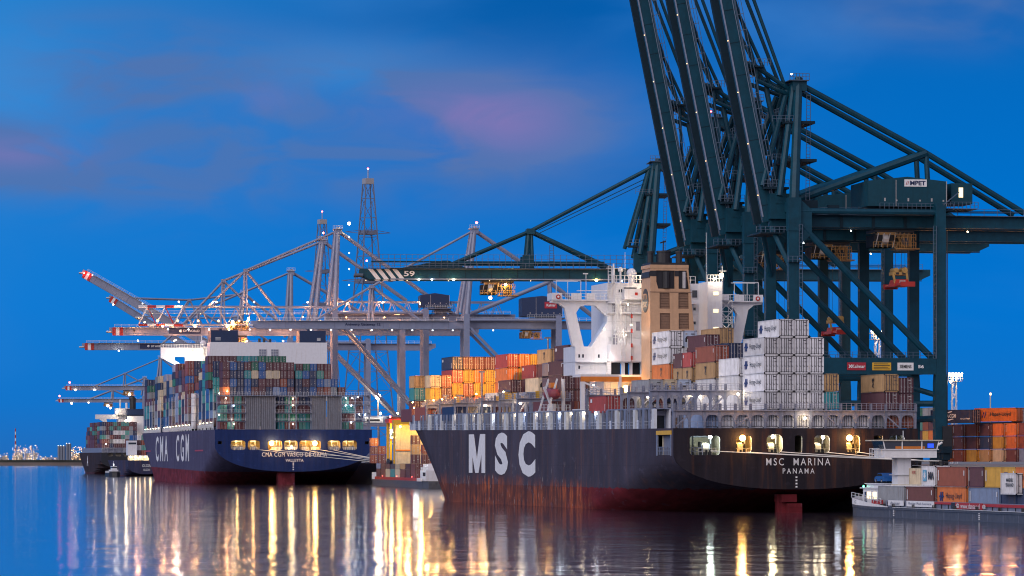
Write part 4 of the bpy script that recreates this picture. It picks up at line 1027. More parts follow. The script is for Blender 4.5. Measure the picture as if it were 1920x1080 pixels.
for x, z in ((-23, 28), (-21, 21), (0, 28), (0, 21.5), (19, 28), (21, 22.5), (25, 25)): light(CMAF, x, 2.4, z, 70, (1, .85, .65), .3); light(CMAF, x, .3, z+1.5, 55, (1, .85, .65), .3)
light(CMAF, -22.5, 1.5, 32.5, 160, (1, .6, .3), .3); MB(LO).ball((-22.6, 1.5, 31.9), .2).build("lamp", BLUE)
# engine casing with the two blue funnels
mb = MB(white, dark, greyst)
mb.box(-21.3, 21.3, 80, 92, 30, 51.2, 0)
fc = mb.build("engine_casing", BLUE)
for x0, x1 in ((-21.0, -11.2), (11.2, 20.8)):
    mb = MB(housed, whitep); mb.box(x0, x1, 80.1, 91, 51.2, 55.5, 0)
    sx = x0+1.6 if x0 < 0 else x1-3.2
    for i in range(3): mb.box(sx, sx+(1.9 if x0 < 0 else 1.3), 80.0, 80.09, 51.9+.4*i, 52.05+.4*i, 1)
    mb.tube(((x0+x1)/2-1.2, 84, 55.4), ((x0+x1)/2-1.2, 84, 56.2), .6, 8, 0)
    mb.build("funnel", BLUE)
for cx in (-2.2, 2.2):
    mb = MB(greyst, rail); mb.box(cx-1.35, cx+1.35, 79.85, 79.99, 45.4, 48.7, 0)
    for i in range(4): mb.box(cx-1.35+i*.87-.05, cx-1.35+i*.87+.05, 79.8, 79.85, 45.4, 48.7, 1)
    for i in range(6): mb.box(cx-1.35, cx+1.35, 79.8, 79.85, 45.4+i*.62, 45.5+i*.62, 1)
    mb.build("louvre", fc)
MB(black).tube((-3, 84, 51.1), (-3, 84, 52.7), .5, 8).build("exhaust_pipe", BLUE); MB(black).tube((-1.3, 84, 51.1), (-1.3, 84, 52.7), .5, 8).build("exhaust_pipe", BLUE); MB(black).tube((.9, 84, 51.1), (.9, 84, 52.5), .5, 8).build("exhaust_pipe", BLUE)
# navigation bridge with its wing
YB = 235
mb = MB(white, glass, rail)
mb.plate([(-27, 53.1), (-27, 49.6), (-18.0, 45.0), (26, 45), (26, 53.1)], [[(-21.4, 50.0), (-17.2, 50.0), (-17.2, 46.8), (-18.4, 46.8), (-21.4, 48.6)]], YB, YB+4, 0)
mb.box(-10, 20, YB, YB+12, 20, 54.2, 0); mb.box(-27, 26, YB, YB+5, 53.1, 53.7, 0)
mb.railing((-27, YB, 53.7), (-10, YB, 53.7), 1.3, 16, .1, 2); mb.tube((-10.5, YB+2, 53.2), (-10.5, YB+2, 60), .3, 6, 2); mb.ball((-9.8, YB+2, 55.5), 1.3, 0)
mb.ladder((-13.6, YB-.3, 46), (-13.6, YB-.3, 53), 2, .7, .08, 2)
mb.build("bridge", BLUE)
light(CMAF, -13, YB-5, 48.5, 3500, (1, .85, .55), .5); light(CMAF, -21, YB-7, 48, 2600, (1, .95, .9), .5)  # lights added in front of the bridge to brighten its white
MB(LW).ball((-13, YB-2, 46.6), .35).build("lamp", BLUE)
# ------------------------------------------------------------------ quay cranes
def crane(F, label, m, md, mh, gauge=27.4, wb=18, gz=52.0, gd=2.3, back=60, out_=66, apex=(2.5, 78), pyl=(-27, 61.4), foot=(-48, 53.6), rear=(-8, 53.2), portal=(23.9, 26.8), hingex=-3.2, theta=0,
          strut=(26.4, 64.6), bend=(45, 55.3), qz=7.4, lw=1.9, tr=.55, detail=2, house=(14, 30, 55, 60), trolley=None, truss=False, lamps=(), group="quay cranes of the container terminal",
          tip='stripe', gy=(5.6, 12.4), houses=True, lampe=40, tb=1.0):
    rail = mrail if m is mpet else globals()['rail']
    rt = root("quay_crane", F, label, "crane", group)
    G0, G1_ = gy; gb, gt = gz-gd/2, gz+gd/2
    for x in (0, gauge):
        for y in (0, wb):
            mb = MB(m, md); w = lw
            top = gt+2.3 if x == 0 else gt+1.5
            pz = portal[0]
            mb.box(x-w/2, x+w/2, y-w*.42, y+w*.42, pz, top, 0)
            w2 = w*1.12; mb.prism([(x-w/2, pz+.3), (x+w/2, pz+.3), (x+w2/2, pz-1.5), (x+w2/2, qz+3.2), (x-w2/2, qz+3.2), (x-w2/2, pz-1.5)], 'y', y-w*.46, y+w*.46, 0)
            mb.build("leg", rt)
            bm = MB(md, black); bm.box(x-.8, x+.8, y-5, y+5 if y else 4.5, qz+2.2, qz+3.4, 0)
            for k in (-3.6, -1.2, 1.2, 3.6):
                bm.box(x-.6, x+.6, y+k-1, y+k+1, qz+.9, qz+2.3, 0)
                for kk in (-.5, .5): bm.tube((x-.35, y+k+kk, qz+.48), (x+.35, y+k+kk, qz+.48), .45, 8, 1)
            if detail > 0: bm.build("bogie", rt)
    for y in (0, wb):
        MB(m).box(lw/2, gauge-lw/2, y-.9, y+.9, portal[0], portal[1]).build("portal_beam", rt)
        mb = MB(m).tube((1.2, y, gb+.2), (gauge-1, y, portal[1]-.4), tr*1.1, 8); mb.tube((lw/2, y, gt+.2), (gauge-lw/2, y, gt+.2), .55, 8)
        if detail > 1: mb.tube((1, y, 40), (8, y, gb-.2), tr*.6, 8) if False else None
        mb.build("brace", rt)
        if detail > 1:
            mb = MB(rail); mb.railing((lw/2, y-.8, portal[1]), (gauge-1, y-.8, portal[1]), 1.1, 18, .04); mb.build("railing", rt)
    for x in (0, gauge):
        mb = MB(m).box(x-.8, x+.8, wb*.04, wb*.96, portal[0]+.3, portal[1]-.3); mb.box(x-.7, x+.7, wb*.04, wb*.96, gt+.2, gt+2.0)
        mb.tube((x, .8, portal[0]-8), (x, wb-.8, portal[0]-8), .6, 8); mb.build("sill_beam", rt)
    # trolley girder
    hx = hingex
    mb = MB(m, md, rail)
    for y in (G0, G1_):
        mb.box(hx, back, y-.55, y+.55, gb, gt-.35, 0); mb.box(hx, back, y-.8, y+.8, gt-.35, gt, 0)
        mb.prism([(back, gb+.2), (back+2, gb+1.1), (back+2, gt), (back, gt)], 'y', y-.5, y+.5, 0)
    for x in range(int(hx)+2, int(back), 9): mb.box(x-.3, x+.3, G0, G1_, gt-.9, gt-.2, 1)
    sd = G0-1.6
    mb.box(hx, back, sd, G0-.5, gt-.15, gt-.05, 2 if detail > 1 else 1); mb.railing((hx, sd, gt), (back, sd, gt), 1.15, int((back-hx)/2.5), .04 if detail > 1 else .06, 2, 2)
    mb.box(hx, back, G0-.56, G0-.5, gb-.25, gb-.1, 1)
    mb.build("girder", rt)
    # boom
    ct, st = math.cos(R(theta)), math.sin(R(theta)); hz = gz-.2
    def B(u, v, y): return (hx-u*ct+v*st, y, hz+u*st+v*ct)
    L = out_+hx
    mb = MB(m, md, rail, whitep, redp); hd = gd/2
    if not truss:
        for y in (G0, G1_):
            fm_ = 1 if (y > 9 and theta > 60) else 0  # far girder of a raised boom is coloured darker to look shaded
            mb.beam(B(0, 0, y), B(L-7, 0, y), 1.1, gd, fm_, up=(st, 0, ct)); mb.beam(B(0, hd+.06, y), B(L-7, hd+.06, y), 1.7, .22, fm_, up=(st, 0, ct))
            a = [B(L-7, -hd, y), B(L-7, hd, y), B(L, hd, y), B(L, -hd*.1, y), B(L-2.5, -hd, y)]
            mb.prism([(p[0], p[2]) for p in a], 'y', y-.55, y+.55, 0)
            if tip == 'stripe':
                for k in range(4):
                    u = L-1.9-1.85*k; q = [B(u-1.9, -hd, y), B(u-3.0, -hd, y), B(u-1.1, hd-.1, y), B(u, hd-.1, y)]
                    mb.prism([(p[0], p[2]) for p in q], 'y', y-.62, y-.56, 3)
            elif tip == 'red':
                for k in range(3):
                    u = L-1.2-1.35*k; mb.prism([(p[0], p[2]) for p in (B(u, -hd-.03, y), B(u-1.35, -hd-.03, y), B(u-1.35, hd+.1, y), B(u, hd+.1, y))], 'y', y-.66, y+.66, 4 if k % 2 == 0 else 3)
        mb.mats.append(mstrip)
        mb.beam(B(1, -hd+.1, G0-.6), B(L-7, -hd+.1, G0-.6), .1, .28, 5, up=(st, 0, ct)); mb.beam(B(1, hd-.1, G0-.62), B(L-7, hd-.1, G0-.62), .08, .12, 5, up=(st, 0, ct))  # pale strips, a highlight painted along the near girder's edges
        if detail > 1:
            for k in range(7): p_ = B(5+9.5*k, -hd-.25 if theta < 50 else -hd-.1, G0-.9); MB(LF).ball(p_, .10).build("lamp", rt)
        for k in range(int(L/6)): mb.beam(B(3+6*k, -hd+.2, G0-.57), B(3+6*k, hd-.2, G0-.57), .06, .1, 1)
        n = int(L/8)
        for k in range(n+1): u = 2+k*(L-4)/n; mb.beam(B(u, hd-.3, G0), B(u, hd-.3, G1_), .5, .5, 1)
    else:
        hh = 4.0
        for y in (G0-1, G1_+1):
            for v in (-hh+gd/2, hh): mb.beam(B(-3, v, y), B(L, v, y), .55, .55, 0, up=(st, 0, ct))
            n = 22; u0 = -3; du = (L+3)/n
            for k in range(n):
                mt = 0 if u0+k*du < L-17 else (3 if k % 2 else 4)
                a, b2 = (-hh+gd/2, hh) if k % 2 == 0 else (hh, -hh+gd/2)
                mb.beam(B(u0+k*du, a, y), B(u0+(k+1)*du, b2, y), .32, .32, mt)
                if k > n-6: mb.beam(B(u0+k*du, hh+.05, y), B(u0+(k+1)*du, hh+.05, y), .6, .6, 3 if k % 2 else 4); mb.beam(B(u0+k*du, -hh+gd/2-.05, y), B(u0+(k+1)*du, -hh+gd/2-.05, y), .6, .6, 4 if k % 2 else 3)
        for k in range(0, 22, 2): mb.beam(B(u0+k*du, -hh+1, G0-1), B(u0+k*du, -hh+1, G1_+1), .4, .4, 1)
        # the same truss carried on towards the land
        for y in (G0-1, G1_+1):
            for v in (0, 2*hh-1): mb.beam((hx, y, gb+v), (back-2, y, gb+v), .5, .5, 0)
            n = 24; du2 = (back-2-hx)/n
            for k in range(n):
                a, b2 = (0, 2*hh-1) if k % 2 == 0 else (2*hh-1, 0); mb.beam((hx+k*du2, y, gb+a), (hx+(k+1)*du2, y, gb+b2), .28, .28, 0)
    # walkway along the boom
    vv = hd+.1; ys = G0-1.7
    a, b2 = B(3, vv, ys), B(L-2, vv, ys)
    mb.beam(B(3, vv, ys+.4), B(L-2, vv, ys+.4), 1.0, .1, 2, up=(st, 0, ct)); n = int(L/3)
    for k in range(n+1):
        u = lerp(3, L-2, k/n); mb.beam(B(u, vv, ys), B(u, vv+1.1, ys), .1 if theta < 20 else .12, m=2)
    for v in (.55, 1.1): mb.beam(B(3, vv+v, ys), B(L-2, vv+v, ys), .09, m=2)
    mb.box(*(lambda p: (p[0]-1.2, p[0]+.8, G0-1, G1_+1, p[2]-.4, p[2]+.1))(B(L, 0, G0)), 2)
    bo = mb.build("boom", rt)
    # frame on top and stays
    ax, az = apex; zt = gt+2.0
    mb = MB(m, md, rail)
    for y0, y1 in ((0, 6.0), (wb, 12.0)):
        mb.tube((0.2, y0, zt), (ax, y1, az), .95*tb, 8, 0, .75*tb); mb.tube((-2.2*tb, y0+(1.2 if y0 < 9 else -1.2), zt+1.0), (ax-1.0, y1, az-1.6), .6*tb, 8, 0)
        mb.tube((-4.6 if detail > 1 else 0, y0*.5+4.5, gt+5), (ax-1.6, y1*.5+4.5, az-1.5), .5*tb, 8, 0) if detail > 1 else None
    mb.box(ax-1.3, ax+1.3, 5, 13, az-2.4, az-.6, 0); mb.box(ax-2, ax+1.6, 4.4, 13.6, az-.6, az-.45, 2); mb.railing((ax-2, 4.4, az-.5), (ax+1.6, 4.4, az-.5), 1.2, 6, .05, 2)
    if detail > 1:
        for zz in (62.5, 69.5): mb.box(-.6, 5, 1+(zz-55)*.18, 17-(zz-55)*.18, zz, zz+.5, 1); mb.railing((-3, 3.5, zz+.3), (1, 3.5, zz+.3), 1.1, 5, .04, 2)
        mb.ladder((3.6, 3.6, 55), (4.4, 6, az-2), .7, .6, .05, 2); mb.railing((-4.5, 4, 58), (0, 3, 58), 1.2, 6, .05, 2); mb.box(-4.5, 0, 3, 6, 57.5, 57.9, 1); mb.box(-2.4, -.4, 3.5, 6, 54.9, 57.5, 0)
        mb.box(-5.2, -1, G0-2.2, G1_+2, gb-1.4, gb-1.1, 1); mb.railing((-6, G0-2.2, gb-1.2), (0, G0-2.2, gb-1.2), 1.1, 7, .05, 2); mb.box(-3.4, .9, G0-2, G0-.6, gt-1, gt+3.6, 0)
    if detail > 1:
        for y_, g_ in ((.6, G0), (wb-.6, G1_)): mb.tube((0, y_, 42.5), (hingex+.4, g_, gb+.1), .5, 7, 0); mb.tube((0, y_, gt+.5), (0, g_, gt+1), .5, 7, 0)
        for y_ in (0, wb): mb.box(-1.05, 1.3, y_-.95, y_+.95, gt-3.4, gt+2.6, 0); mb.prism([(1.2, gt+2.4), (3.4, gt+.4), (3.4, gb-1.6), (1.2, gb-3.6)], 'y', y_-.5, y_+.5, 0)
        for sx_ in (1.2, gauge-1.2): mb.ladder((sx_, -1.0, portal[1]), (sx_, -1.0, gb), .6, .8, .045, 2)
        for k_ in range(5): mb.beam((ax-1+.5*k_, 7+k_, az-1), (-3+.7*k_, 7+k_, gt+1), .09, m=1)
        for k_ in range(4): mb.beam((back-3, 7+k_, gt+.6+.2*k_), (hx, 7+k_, gt+.6+.2*k_), .08, m=1)
        for zz in (44, 32): mb.box(-1.3, 1.3, -1.6, -.8, zz, zz+.1, 1); mb.railing((-1.3, -1.6, zz), (1.3, -1.6, zz), 1.1, 3, .05, 2)
        for xx in (4, 10, 16, 22, 28): mb.box(xx, xx+.5, G0-.75, G0-.56, gb-.1, gt-.4, 1)
        mb.box(1.2, 5.4, G0-2.4, G0-.7, gt, gt+2.4, 1); mb.box(7.5, 9.5, G0-2, G0-.7, gt, gt+1.6, 1)
    mb.build("a_frame", rt)
    mb = MB(m)
    for y, ey in ((6, G0), (12, G1_)):
        if strut:
            mb.tube((1, y, zt+.2), (strut[0], ey, strut[1]), .75*tb, 8); mb.tube((strut[0], ey, strut[1]), (strut[0]+.6, ey, gt), .5*tb, 8)
            mb.tube((ax, y, az-1), (strut[0], ey, strut[1]), tr, 8); mb.tube((strut[0], ey, strut[1]), (bend[0], ey, bend[1]-1.5), tr, 8)
        else: mb.tube((ax, y, az-1), (bend[0], ey, bend[1]-1.5), tr, 8)
    mb.build("backstay", rt)
    mb = MB(m, md, rail)
    if theta < 60:
        d = B(-(pyl[0]-hx), pyl[1]-hz, 9); f = B(-(foot[0]-hx), gd/2, 9); r_ = B(-(rear[0]-hx), gd/2, 9); mid = B(-(pyl[0]-hx), gd/2, 9)
        for y in (G0, G1_):
            yy = 9+(y-9)*.5
            mb.tube((ax, yy, az-1), (d[0], yy, d[2]), tr*.8, 8); mb.tube((d[0], yy, d[2]), (f[0], y, f[2]), tr*.8, 8); mb.tube((d[0], yy, d[2]), (r_[0], y, r_[2]), tr*.8, 8)
            mb.tube((d[0]-.4, yy, d[2]), (mid[0]-1.2, y, mid[2]), tr*.8, 8); mb.tube((d[0]+.2, yy, d[2]), (mid[0]+.4, y, mid[2]), tr*.6, 8)
            mb.prism([(foot[0]-9, gt), (foot[0]+6, gt), (foot[0]+2, gt+1.7), (foot[0]+.5, gt+1.7)], 'y', y-.5, y+.5) if theta == 0 and detail > 1 else None
            if detail > 1: mb.tube((foot[0]+4, y, gt+1.25), (rear[0]-2, y, gt+1.25), .4, 6); mb.prism([(pyl[0]-2.2, gt), (pyl[0]+.6, gt), (pyl[0]+.6, gt+3), (pyl[0]-2, gt+3)], 'y', y-.5, y+.5)
            if detail > 1: mb.beam((ax, yy, az-3), (pyl[0]+2, yy, pyl[1]+.3), .12); mb.beam((ax, yy, az-4), (pyl[0]+2, yy, pyl[1]-.5), .1)
        mb.box(d[0]-.9, d[0]+.9, 6.4, 11.6, d[2]-.8, d[2]+.5)
        if detail > 1:
            zr = gt+2.4
            mb.railing((-64, G0-1.4, gt+.1), (pyl[0]-2, G0-1.4, gt+.1), 2.9, 26, .05, 2, 3); mb.railing((pyl[0]-2, G0-1.4, gt+.1), (rear[0]+5, G0-1.4, gt+.1), 2.9, 18, .05, 2, 3)
            mb.beam((-64, G0-.8, gt+1.4), (foot[0]+2, G0-.8, gt+1.4), .35); mb.ladder((pyl[0]+5, 9, gt), (pyl[0]+5, 9, gt+5.5), .9, .6, .06, 2)
    else:
        for y, yy in ((G0, 7.3), (G1_, 10.7)):
            j = B(28, 3.2, y); k = B(29, hd, y); t = (ax-1.4, yy, az-2)
            mb.tube(j, t, tr*.8, 8); mb.tube((j[0], j[1], j[2]-2.4), (ax-1, yy, az-3.2), tr*.75, 8); mb.tube(j, k, .6, 8)
            mb.tube((ax-2.2, yy, az-1.5), B(62, 1.6, y), tr*.62, 8); mb.tube((ax-4.5, yy, az-2.0), B(40, 1.4, y), tr*.62, 8) if True else None
            mb.tube(j, B(45, hd, y), tr*.5, 8); mb.tube(j, B(13, hd, y), tr*.55, 8)
        jj = B(28, 3.2, 9); mb.box(jj[0]-.6, jj[0]+1.2, G0-1.5, G1_+1, jj[2]-.2, jj[2]+.1, 1); mb.railing((jj[0]-.6, G0-1.5, jj[2]+.1), (jj[0]+2.4, G0-1.5, jj[2]+.1), 1.2, 5, .05, 2)
        mb.railing((-3.5, 7, az-7.5), (ax-2, 7, az-6), 1.1, 10, .05, 2, 2)
        mb.tube((-3.4, 7, az-1.6), (-1, 7, gt+12), .5, 8); mb.tube((-.4, 11, az-3), (-4, 12, gt+12), .55, 8); mb.tube((1.2, 11, az-3), (-.5, 12, gt+6), .5, 8)
    mb.build("forestay", rt)
    # machinery house
    if house:
        x0, x1, z0, z1 = house
        mb = MB(mh, md, rail, galv); yn = G0-3.2
        mb.prism([(x0, z0+.8), (x0, z1-.8), ((x0+x1)/2, z1), (x1, z1-.8), (x1, z0+.8), (x1, z0), (x0, z0)], 'y', yn, G1_+2.5, 0)
        mb.box(x0+3, x1+1, yn-.9, G1_+3, z0-.9, z0-.6, 1); mb.box(x0+6, x1-1, G0-1, G1_+1, gt, z0, 1); mb.box((x0*.65+x1*.35), (x0*.65+x1*.35)+.12, yn-.05, yn, z0, z1-.6, 3); mb.box(x1-.15, x1+.02, yn-.06, yn, z0, z1-.8, 3)
        mb.railing((x0+2, yn-.8, z0-.6), (x1+1, yn-.8, z0-.6), 1.1, 16, .04, 2)
        for k in range(6): mb.box(x0+3+k*2.2, x0+3.3+k*2.2, yn-.06, yn, z0+.9, z0+1.2 if k % 2 else z0+1.5, 3)
        hs = mb.build("machinery_house", rt)
        if detail > 1:
            mb = MB(mh, rail, LWIN); mb.box(x1+1.2, x1+5.2, G0-2, G1_-2, z0+.6, z1-1, 0); mb.box(x1+2.6, x1+3.4, G0-2.06, G0-2, z0+1.8, z1-1.8, 2); mb.railing((x1, G0-3, z0-.2), (x1+6, G0-3, z0-.2), 1.1, 8, .05, 1); mb.box(x1, x1+6, G0-3, G1_, z0-.4, z0-.25, 1)
            mb.ladder((x1-2.5, yn-1, z0-1), (x1+2, yn-1, z0+2.6), .8, .5, .05, 1, side=(0,1,0)); mb.build("electrical_cabin", rt)
    else: hs = None
    # trolley with the driver's cab
    if trolley is not None:
        x = trolley; tm_ = trol if detail > 1 else trol
        mb = MB(tm_, black, galv, glass); z = gb-.3
        mb.box(x-3.4, x+4, G0+.2, G1_-.2, z-.5, z, 1); mb.box(x-3.0, x+.6, G0+.05, G0+.2, z-1.0, z-.5, 0); mb.beam((x+.4, G0+.1, z-3.4), (x+2.2, G0+.1, z-.6), .14, m=0); mb.beam((x+2.2, G0+.1, z-3.4), (x+.4, G0+.1, z-.6), .14, m=0)
        for k in range(5): mb.box(x+.2+k*.9, x+.3+k*.9, G0-.05, G0+.1, z-3.4, z-.6, 0); mb.box(x-3.6, x+.2, G0, G1_-1, z-3.2, z-1, 1 if detail > 1 else 0)
        mb.tube((x-2, G0+.3, z-1.8), (x-1, G0+.3, z-1.8), .9, 10, 2); mb.box(x+1.6, x+3.6, G0+.5, G0+4.0, z-3.2, z-1.0, 0); mb.box(x-3, x+1, G0+1, G0+5, z-2.6, z-.9, 1); mb.box(x+1.7, x+3, G0+.42, G0+.5, z-3, z-1.4, 3)
        mb.railing((x-3.8, G0-.2, z-3.4), (x+4.2, G0-.2, z-3.4), 1.1, 9, .06, 0); mb.railing((x+.2, G0-.2, z-2), (x+4.2, G0-.2, z-2), 1.1, 5, .06, 0); mb.box(x+.4, x+5, G0, G0+4, z-3.6, z-3.4, 0)
        for k in range(4): mb.beam((x-3.4+k*1.1, G0, z-3.2), (x-2.8+k*1.1, G0, z-.7), .14, m=2)
        light(F, x+2, G0-4, z-4.5, 160 if detail > 1 else 700, (1, .55, .2), .3)
        mb.build("trolley", rt)
    for (x, z, mt, e, c, r) in lamps:
        MB(mt).ball((x, G0-.9, z), r).build("lamp", rt)
        if e: light(F, x, G0-1.4, z-.4, e, c, .3)
    return rt, hs
A = 9.5
KP = []
LAB = ["dark teal quay crane nearest the camera, boom raised, MPET house in full view",
       "middle one of the three dark teal quay cranes with raised booms",
       "dark teal quay crane whose raised boom is the leftmost of the three"]
for i, (px, D, bk, tx) in enumerate(((1487, 694, 62, 20.2), (1403, 734, 64, 17.5), (1335, 769, 57, 14.6))):
    Fk = Frame((px-960)/F0*D, D, A); KP.append(Fk)
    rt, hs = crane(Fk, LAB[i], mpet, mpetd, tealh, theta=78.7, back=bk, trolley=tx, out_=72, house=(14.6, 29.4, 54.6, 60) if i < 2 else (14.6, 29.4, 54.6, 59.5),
                   lamps=[(34, 50.2, LW, 0, None, .12), (12, 50.2, LC, 0, None, .1), (.8, 78.6, LR if i else LW, 0, None, .16)]+([(0.9, 45, LO, 300, (1, .6, .25), .22)] if i == 2 else []))
    MB(whitep).box(21.4, 25.6, 2.3, 2.36, 58.2, 59.5).build("sign", hs)
    lettering("MPET", 2.9, .82, signb, hs, (23.9, 2.28, 58.85), bold=.03)
    lettering("//", .6, .7, redp, hs, (21.95, 2.28, 58.85), bold=.01)
    if i == 0:
        for x0, x1, mt, tx_, tm__ in ((9.8, 13.3, signred, "Kalmar", whitep), (14.5, 18.0, yel, None, None), (19.2, 22.2, whitep, "SIEMENS", logok)):
            s = MB(mt).box(x0, x1, -1.0, -.91, 24.6, 26.0).build("sign", rt)
            if tx_: lettering(tx_, (x1-x0)*.72, .62, tm__, s, ((x0+x1)/2+(.35 if tx_ == "Kalmar" else 0), -1.03, 25.3), bold=.02)
            else:
                q = MB(logok)
                for k in range(4): q.box(x0+.25, x1-.25-.3*(k % 2), -1.02, -1.005, 24.8+k*.3, 24.92+k*.3)
                q.build("lettering", s)
            if tx_ == "Kalmar": MB(whitep).prism([(x0+.25, 25.0), (x0+.45, 25.0), (x0+.65, 25.3), (x0+.45, 25.6), (x0+.25, 25.6), (x0+.45, 25.3)], 'y', -1.04, -1.01).prism([(x0+.75, 25.0), (x0+.95, 25.0), (x0+.72, 25.3), (x0+.95, 25.6), (x0+.75, 25.6), (x0+.5, 25.3)], 'y', -1.04, -1.01).build("logo", s)
        lettering("56", 1.1, .6, whitep, rt, (23.6, -.95, 25.3), bold=.03)
        mb = MB(black, LW); mb.tube((28.6, -.6, 10), (28.6, -.6, 50), .12, 6); mb.box(27.6, 29.4, -1.4, .2, 8.6, 14.5); mb.build("cable_reel", rt)
        MB(LW).ball((29.3, -.5, 22.6), .25).build("lamp", rt)
        mb = MB(mpet); mb.tube((27.6, 1, 20), (14, 12, 25), .5, 8); mb.tube((27.6, 1, 18.6), (12, 12, 18.8), .55, 8); mb.build("brace", rt)
    # the spreader with its headblock hangs from the trolley
    gx, gzp = tx+2, (40.6, 33.2, 26.5)[i]
    Fs = Fk.sub(gx, 9, 0)
    sp = root("spreader", Fs, ("red spreader under a yellow headblock, highest of the three, at the nearest crane", "red spreader under a yellow headblock hanging from the middle crane", "lowest red spreader, hanging just behind the top of the white containers")[i], "spreader", "spreaders hanging from the raised-boom cranes")
    h = MB(headb, black); h.box(-1.5, 1.2, -1.5, 1.5, gzp+1.7, gzp+2.3, 0); h.box(-1.0, -.4, -1.56, -1.5, gzp+1.8, gzp+2.2, 1); h.box(.2, .8, -1.56, -1.5, gzp+1.8, gzp+2.2, 1); h.tube((-.9, -1.6, gzp+2.6), (-.9, 1.6, gzp+2.6), .45, 10, 0); h.tube((.7, -1.6, gzp+2.6), (.7, 1.6, gzp+2.6), .55, 10, 0)
    h.beam((-1.2, -1.7, gzp+.2), (-1.6, -1.7, gzp+2), .35, m=0); h.beam((1.2, -1.7, gzp+.2), (1, -1.7, gzp+2), .35, m=0); h.build("headblock", sp)
    h = MB(redp, black, galv); h.box(-1.2, 1.2, -6.05, 6.05, gzp-.3, gzp+.15, 0); h.prism([(-1.5, gzp-.4), (1.5, gzp-.4), (1.1, gzp+.9), (-1.1, gzp+.9)], 'y', -2.2, 2.2, 0); h.box(-.5, .6, -2.3, -2.2, gzp+.1, gzp+.7, 2)
    for yy in (-6, 6): h.box(-1.35, 1.35, yy-.2, yy+.2, gzp-.6, gzp+.3, 0)
    h.build("spreader_beam", sp)
    h = MB(black)
    for a in (-1, .8):
        for b2 in (-1.2, 1.2): h.beam((a, b2, gzp+3), (a, b2, 47.6), .06)
    h.build("hoist_rope", sp)
K59 = Frame((1219-960)/F0*883, 883, 4)
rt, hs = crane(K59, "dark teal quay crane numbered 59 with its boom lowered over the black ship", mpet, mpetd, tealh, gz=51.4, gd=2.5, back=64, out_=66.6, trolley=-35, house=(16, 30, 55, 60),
               lamps=[(-12, 49.9, LO, 160, (1, .6, .25), .3), (-45, 49.9, LW, 160, (1, .7, .3), .2), (-53, 49.9, LW, 60, (1, .75, .35), .22), (-6, 49.7, LC, 0, None, .14), (-36.5, 45.8, LO, 500, (1, .6, .12), .35), (-33, 48.8, LO, 500, (1, .6, .12), .3), (-65, 54.2, LR, 0, None, .2), (-50, 49.9, LC, 0, None, .14)])
lettering("59", 2.5, 1.25, whitep, rt, (-55.2, 4.93, 51.3), bold=.02)
# pale cranes of the next terminal
def DF(px, D, a=6): return Frame((px-960)/F0*D, D, a)
DPG = "pale grey cranes of the next terminal"
kw = dict(m=dpw, md=dpwd, mh=housed, gauge=34, wb=18, gz=58.4, gd=2.8, apex=(3.5, 94.5), pyl=(-34.5, 72.5), foot=(-56, 60.6), rear=(-16, 60.8), portal=(21.6, 25), strut=(31.4, 74.5), bend=(50, 61.5), detail=1, group=DPG, house=(20.5, 35.6, 61.5, 69), tr=.5, lw=2.1, hingex=-3.4, tip='red', qz=7.4)
def lampsrow(xs, z, mt, r, e=0, c=(1, .8, .6)): return [(x, z, mt, e, c, r) for x in xs]
k = dict(kw); LW2 = LW
rt, hs = crane(DF(875, 1411, 5), "pale grey crane lettered Antwerp Gateway, boom lowered in front of the other pale cranes", **{**k, 'out_': 79, 'back': 70, 'trolley': 24, 'tip': None}, lamps=lampsrow((-60, -44, -30, -8), 61, LF, .25, 1400, (1, .42, .16))+[(4, 96, LR, 0, None, .4)])
lettering("Antwerp Gateway 12", 13, 1.3, signb, rt, (-38, 4.9, 58.3), bold=.02)
MB(signred).box(29, 33.6, 2.2, 2.35, 64.4, 66.8).build("sign", hs); lettering("Kalmar", 3.4, 1.0, whitep, hs, (31.4, 2.15, 65.6), bold=.02)
rt, hs = crane(DF(628, 1432, 5), "pale crane with a long truss boom, red and white tip and rows of lit lamps", **{**k, 'gz': 62, 'out_': 73, 'back': 66, 'truss': True, 'gd': 2.4, 'strut': None, 'bend': (46, 64), 'pyl': (-33, 79.5), 'foot': (-50, 69.5), 'rear': (-20, 69.5), 'house': (32, 43, 66, 71), 'trolley': -36, 'apex': (1.5, 95.5)},
               lamps=lampsrow([-66+i*7.6 for i in range(17)], 60.4, LF, .45, 0)+lampsrow([-62+i*7.6 for i in range(17)], 57.2, LFC, .34, 0)+lampsrow((-64, -52, -40, -28, -16, -4, 10, 24), 58.4, LFW, .42, 6500, (1, .38, .13))+[(-38, 60, LFW, 6500, (1, .48, .14), .6), (-32, 61, LFW, 5000, (1, .48, .14), .4)]+lampsrow((-58, -44, -30, -10, 4, 18, 32), 67.5, LFW, .3, 4200, (1, .40, .15))+[(5.5, 97, LFW, 1500, (1, .7, .3), .6)]+[(5.5, z, LFC, 0, None, .3) for z in (92, 86, 80, 74)]+[(39, 69, LW, 300, (1, .9, .6), .6)])
for x, tx_ in ((14.5, "logo"), (25.5, "logo"), (38, "11")):
    s = MB(whitep).box(x-(1.4 if tx_ == "11" else 3.4), x+(1.4 if tx_ == "11" else 3.4), -1.1, -.93, 22.4, 24.4).build("sign", rt)
    if tx_ == "11": lettering("11", 1.4, 1.4, logok, s, (x, -1.15, 23.4), bold=.03)
    else: MB(logok).box(x-2.6, x+2.2, -1.14, -1.11, 23, 23.7).build("lettering", s)
for x in (2, 9, 21, 33): MB(LC if x < 5 else LW).ball((x+8, -1, 25.9), .42).build("lamp", rt); light(DF(628, 1432, 5), x+8, -3, 26, 500, (1, .9, .7), .4)
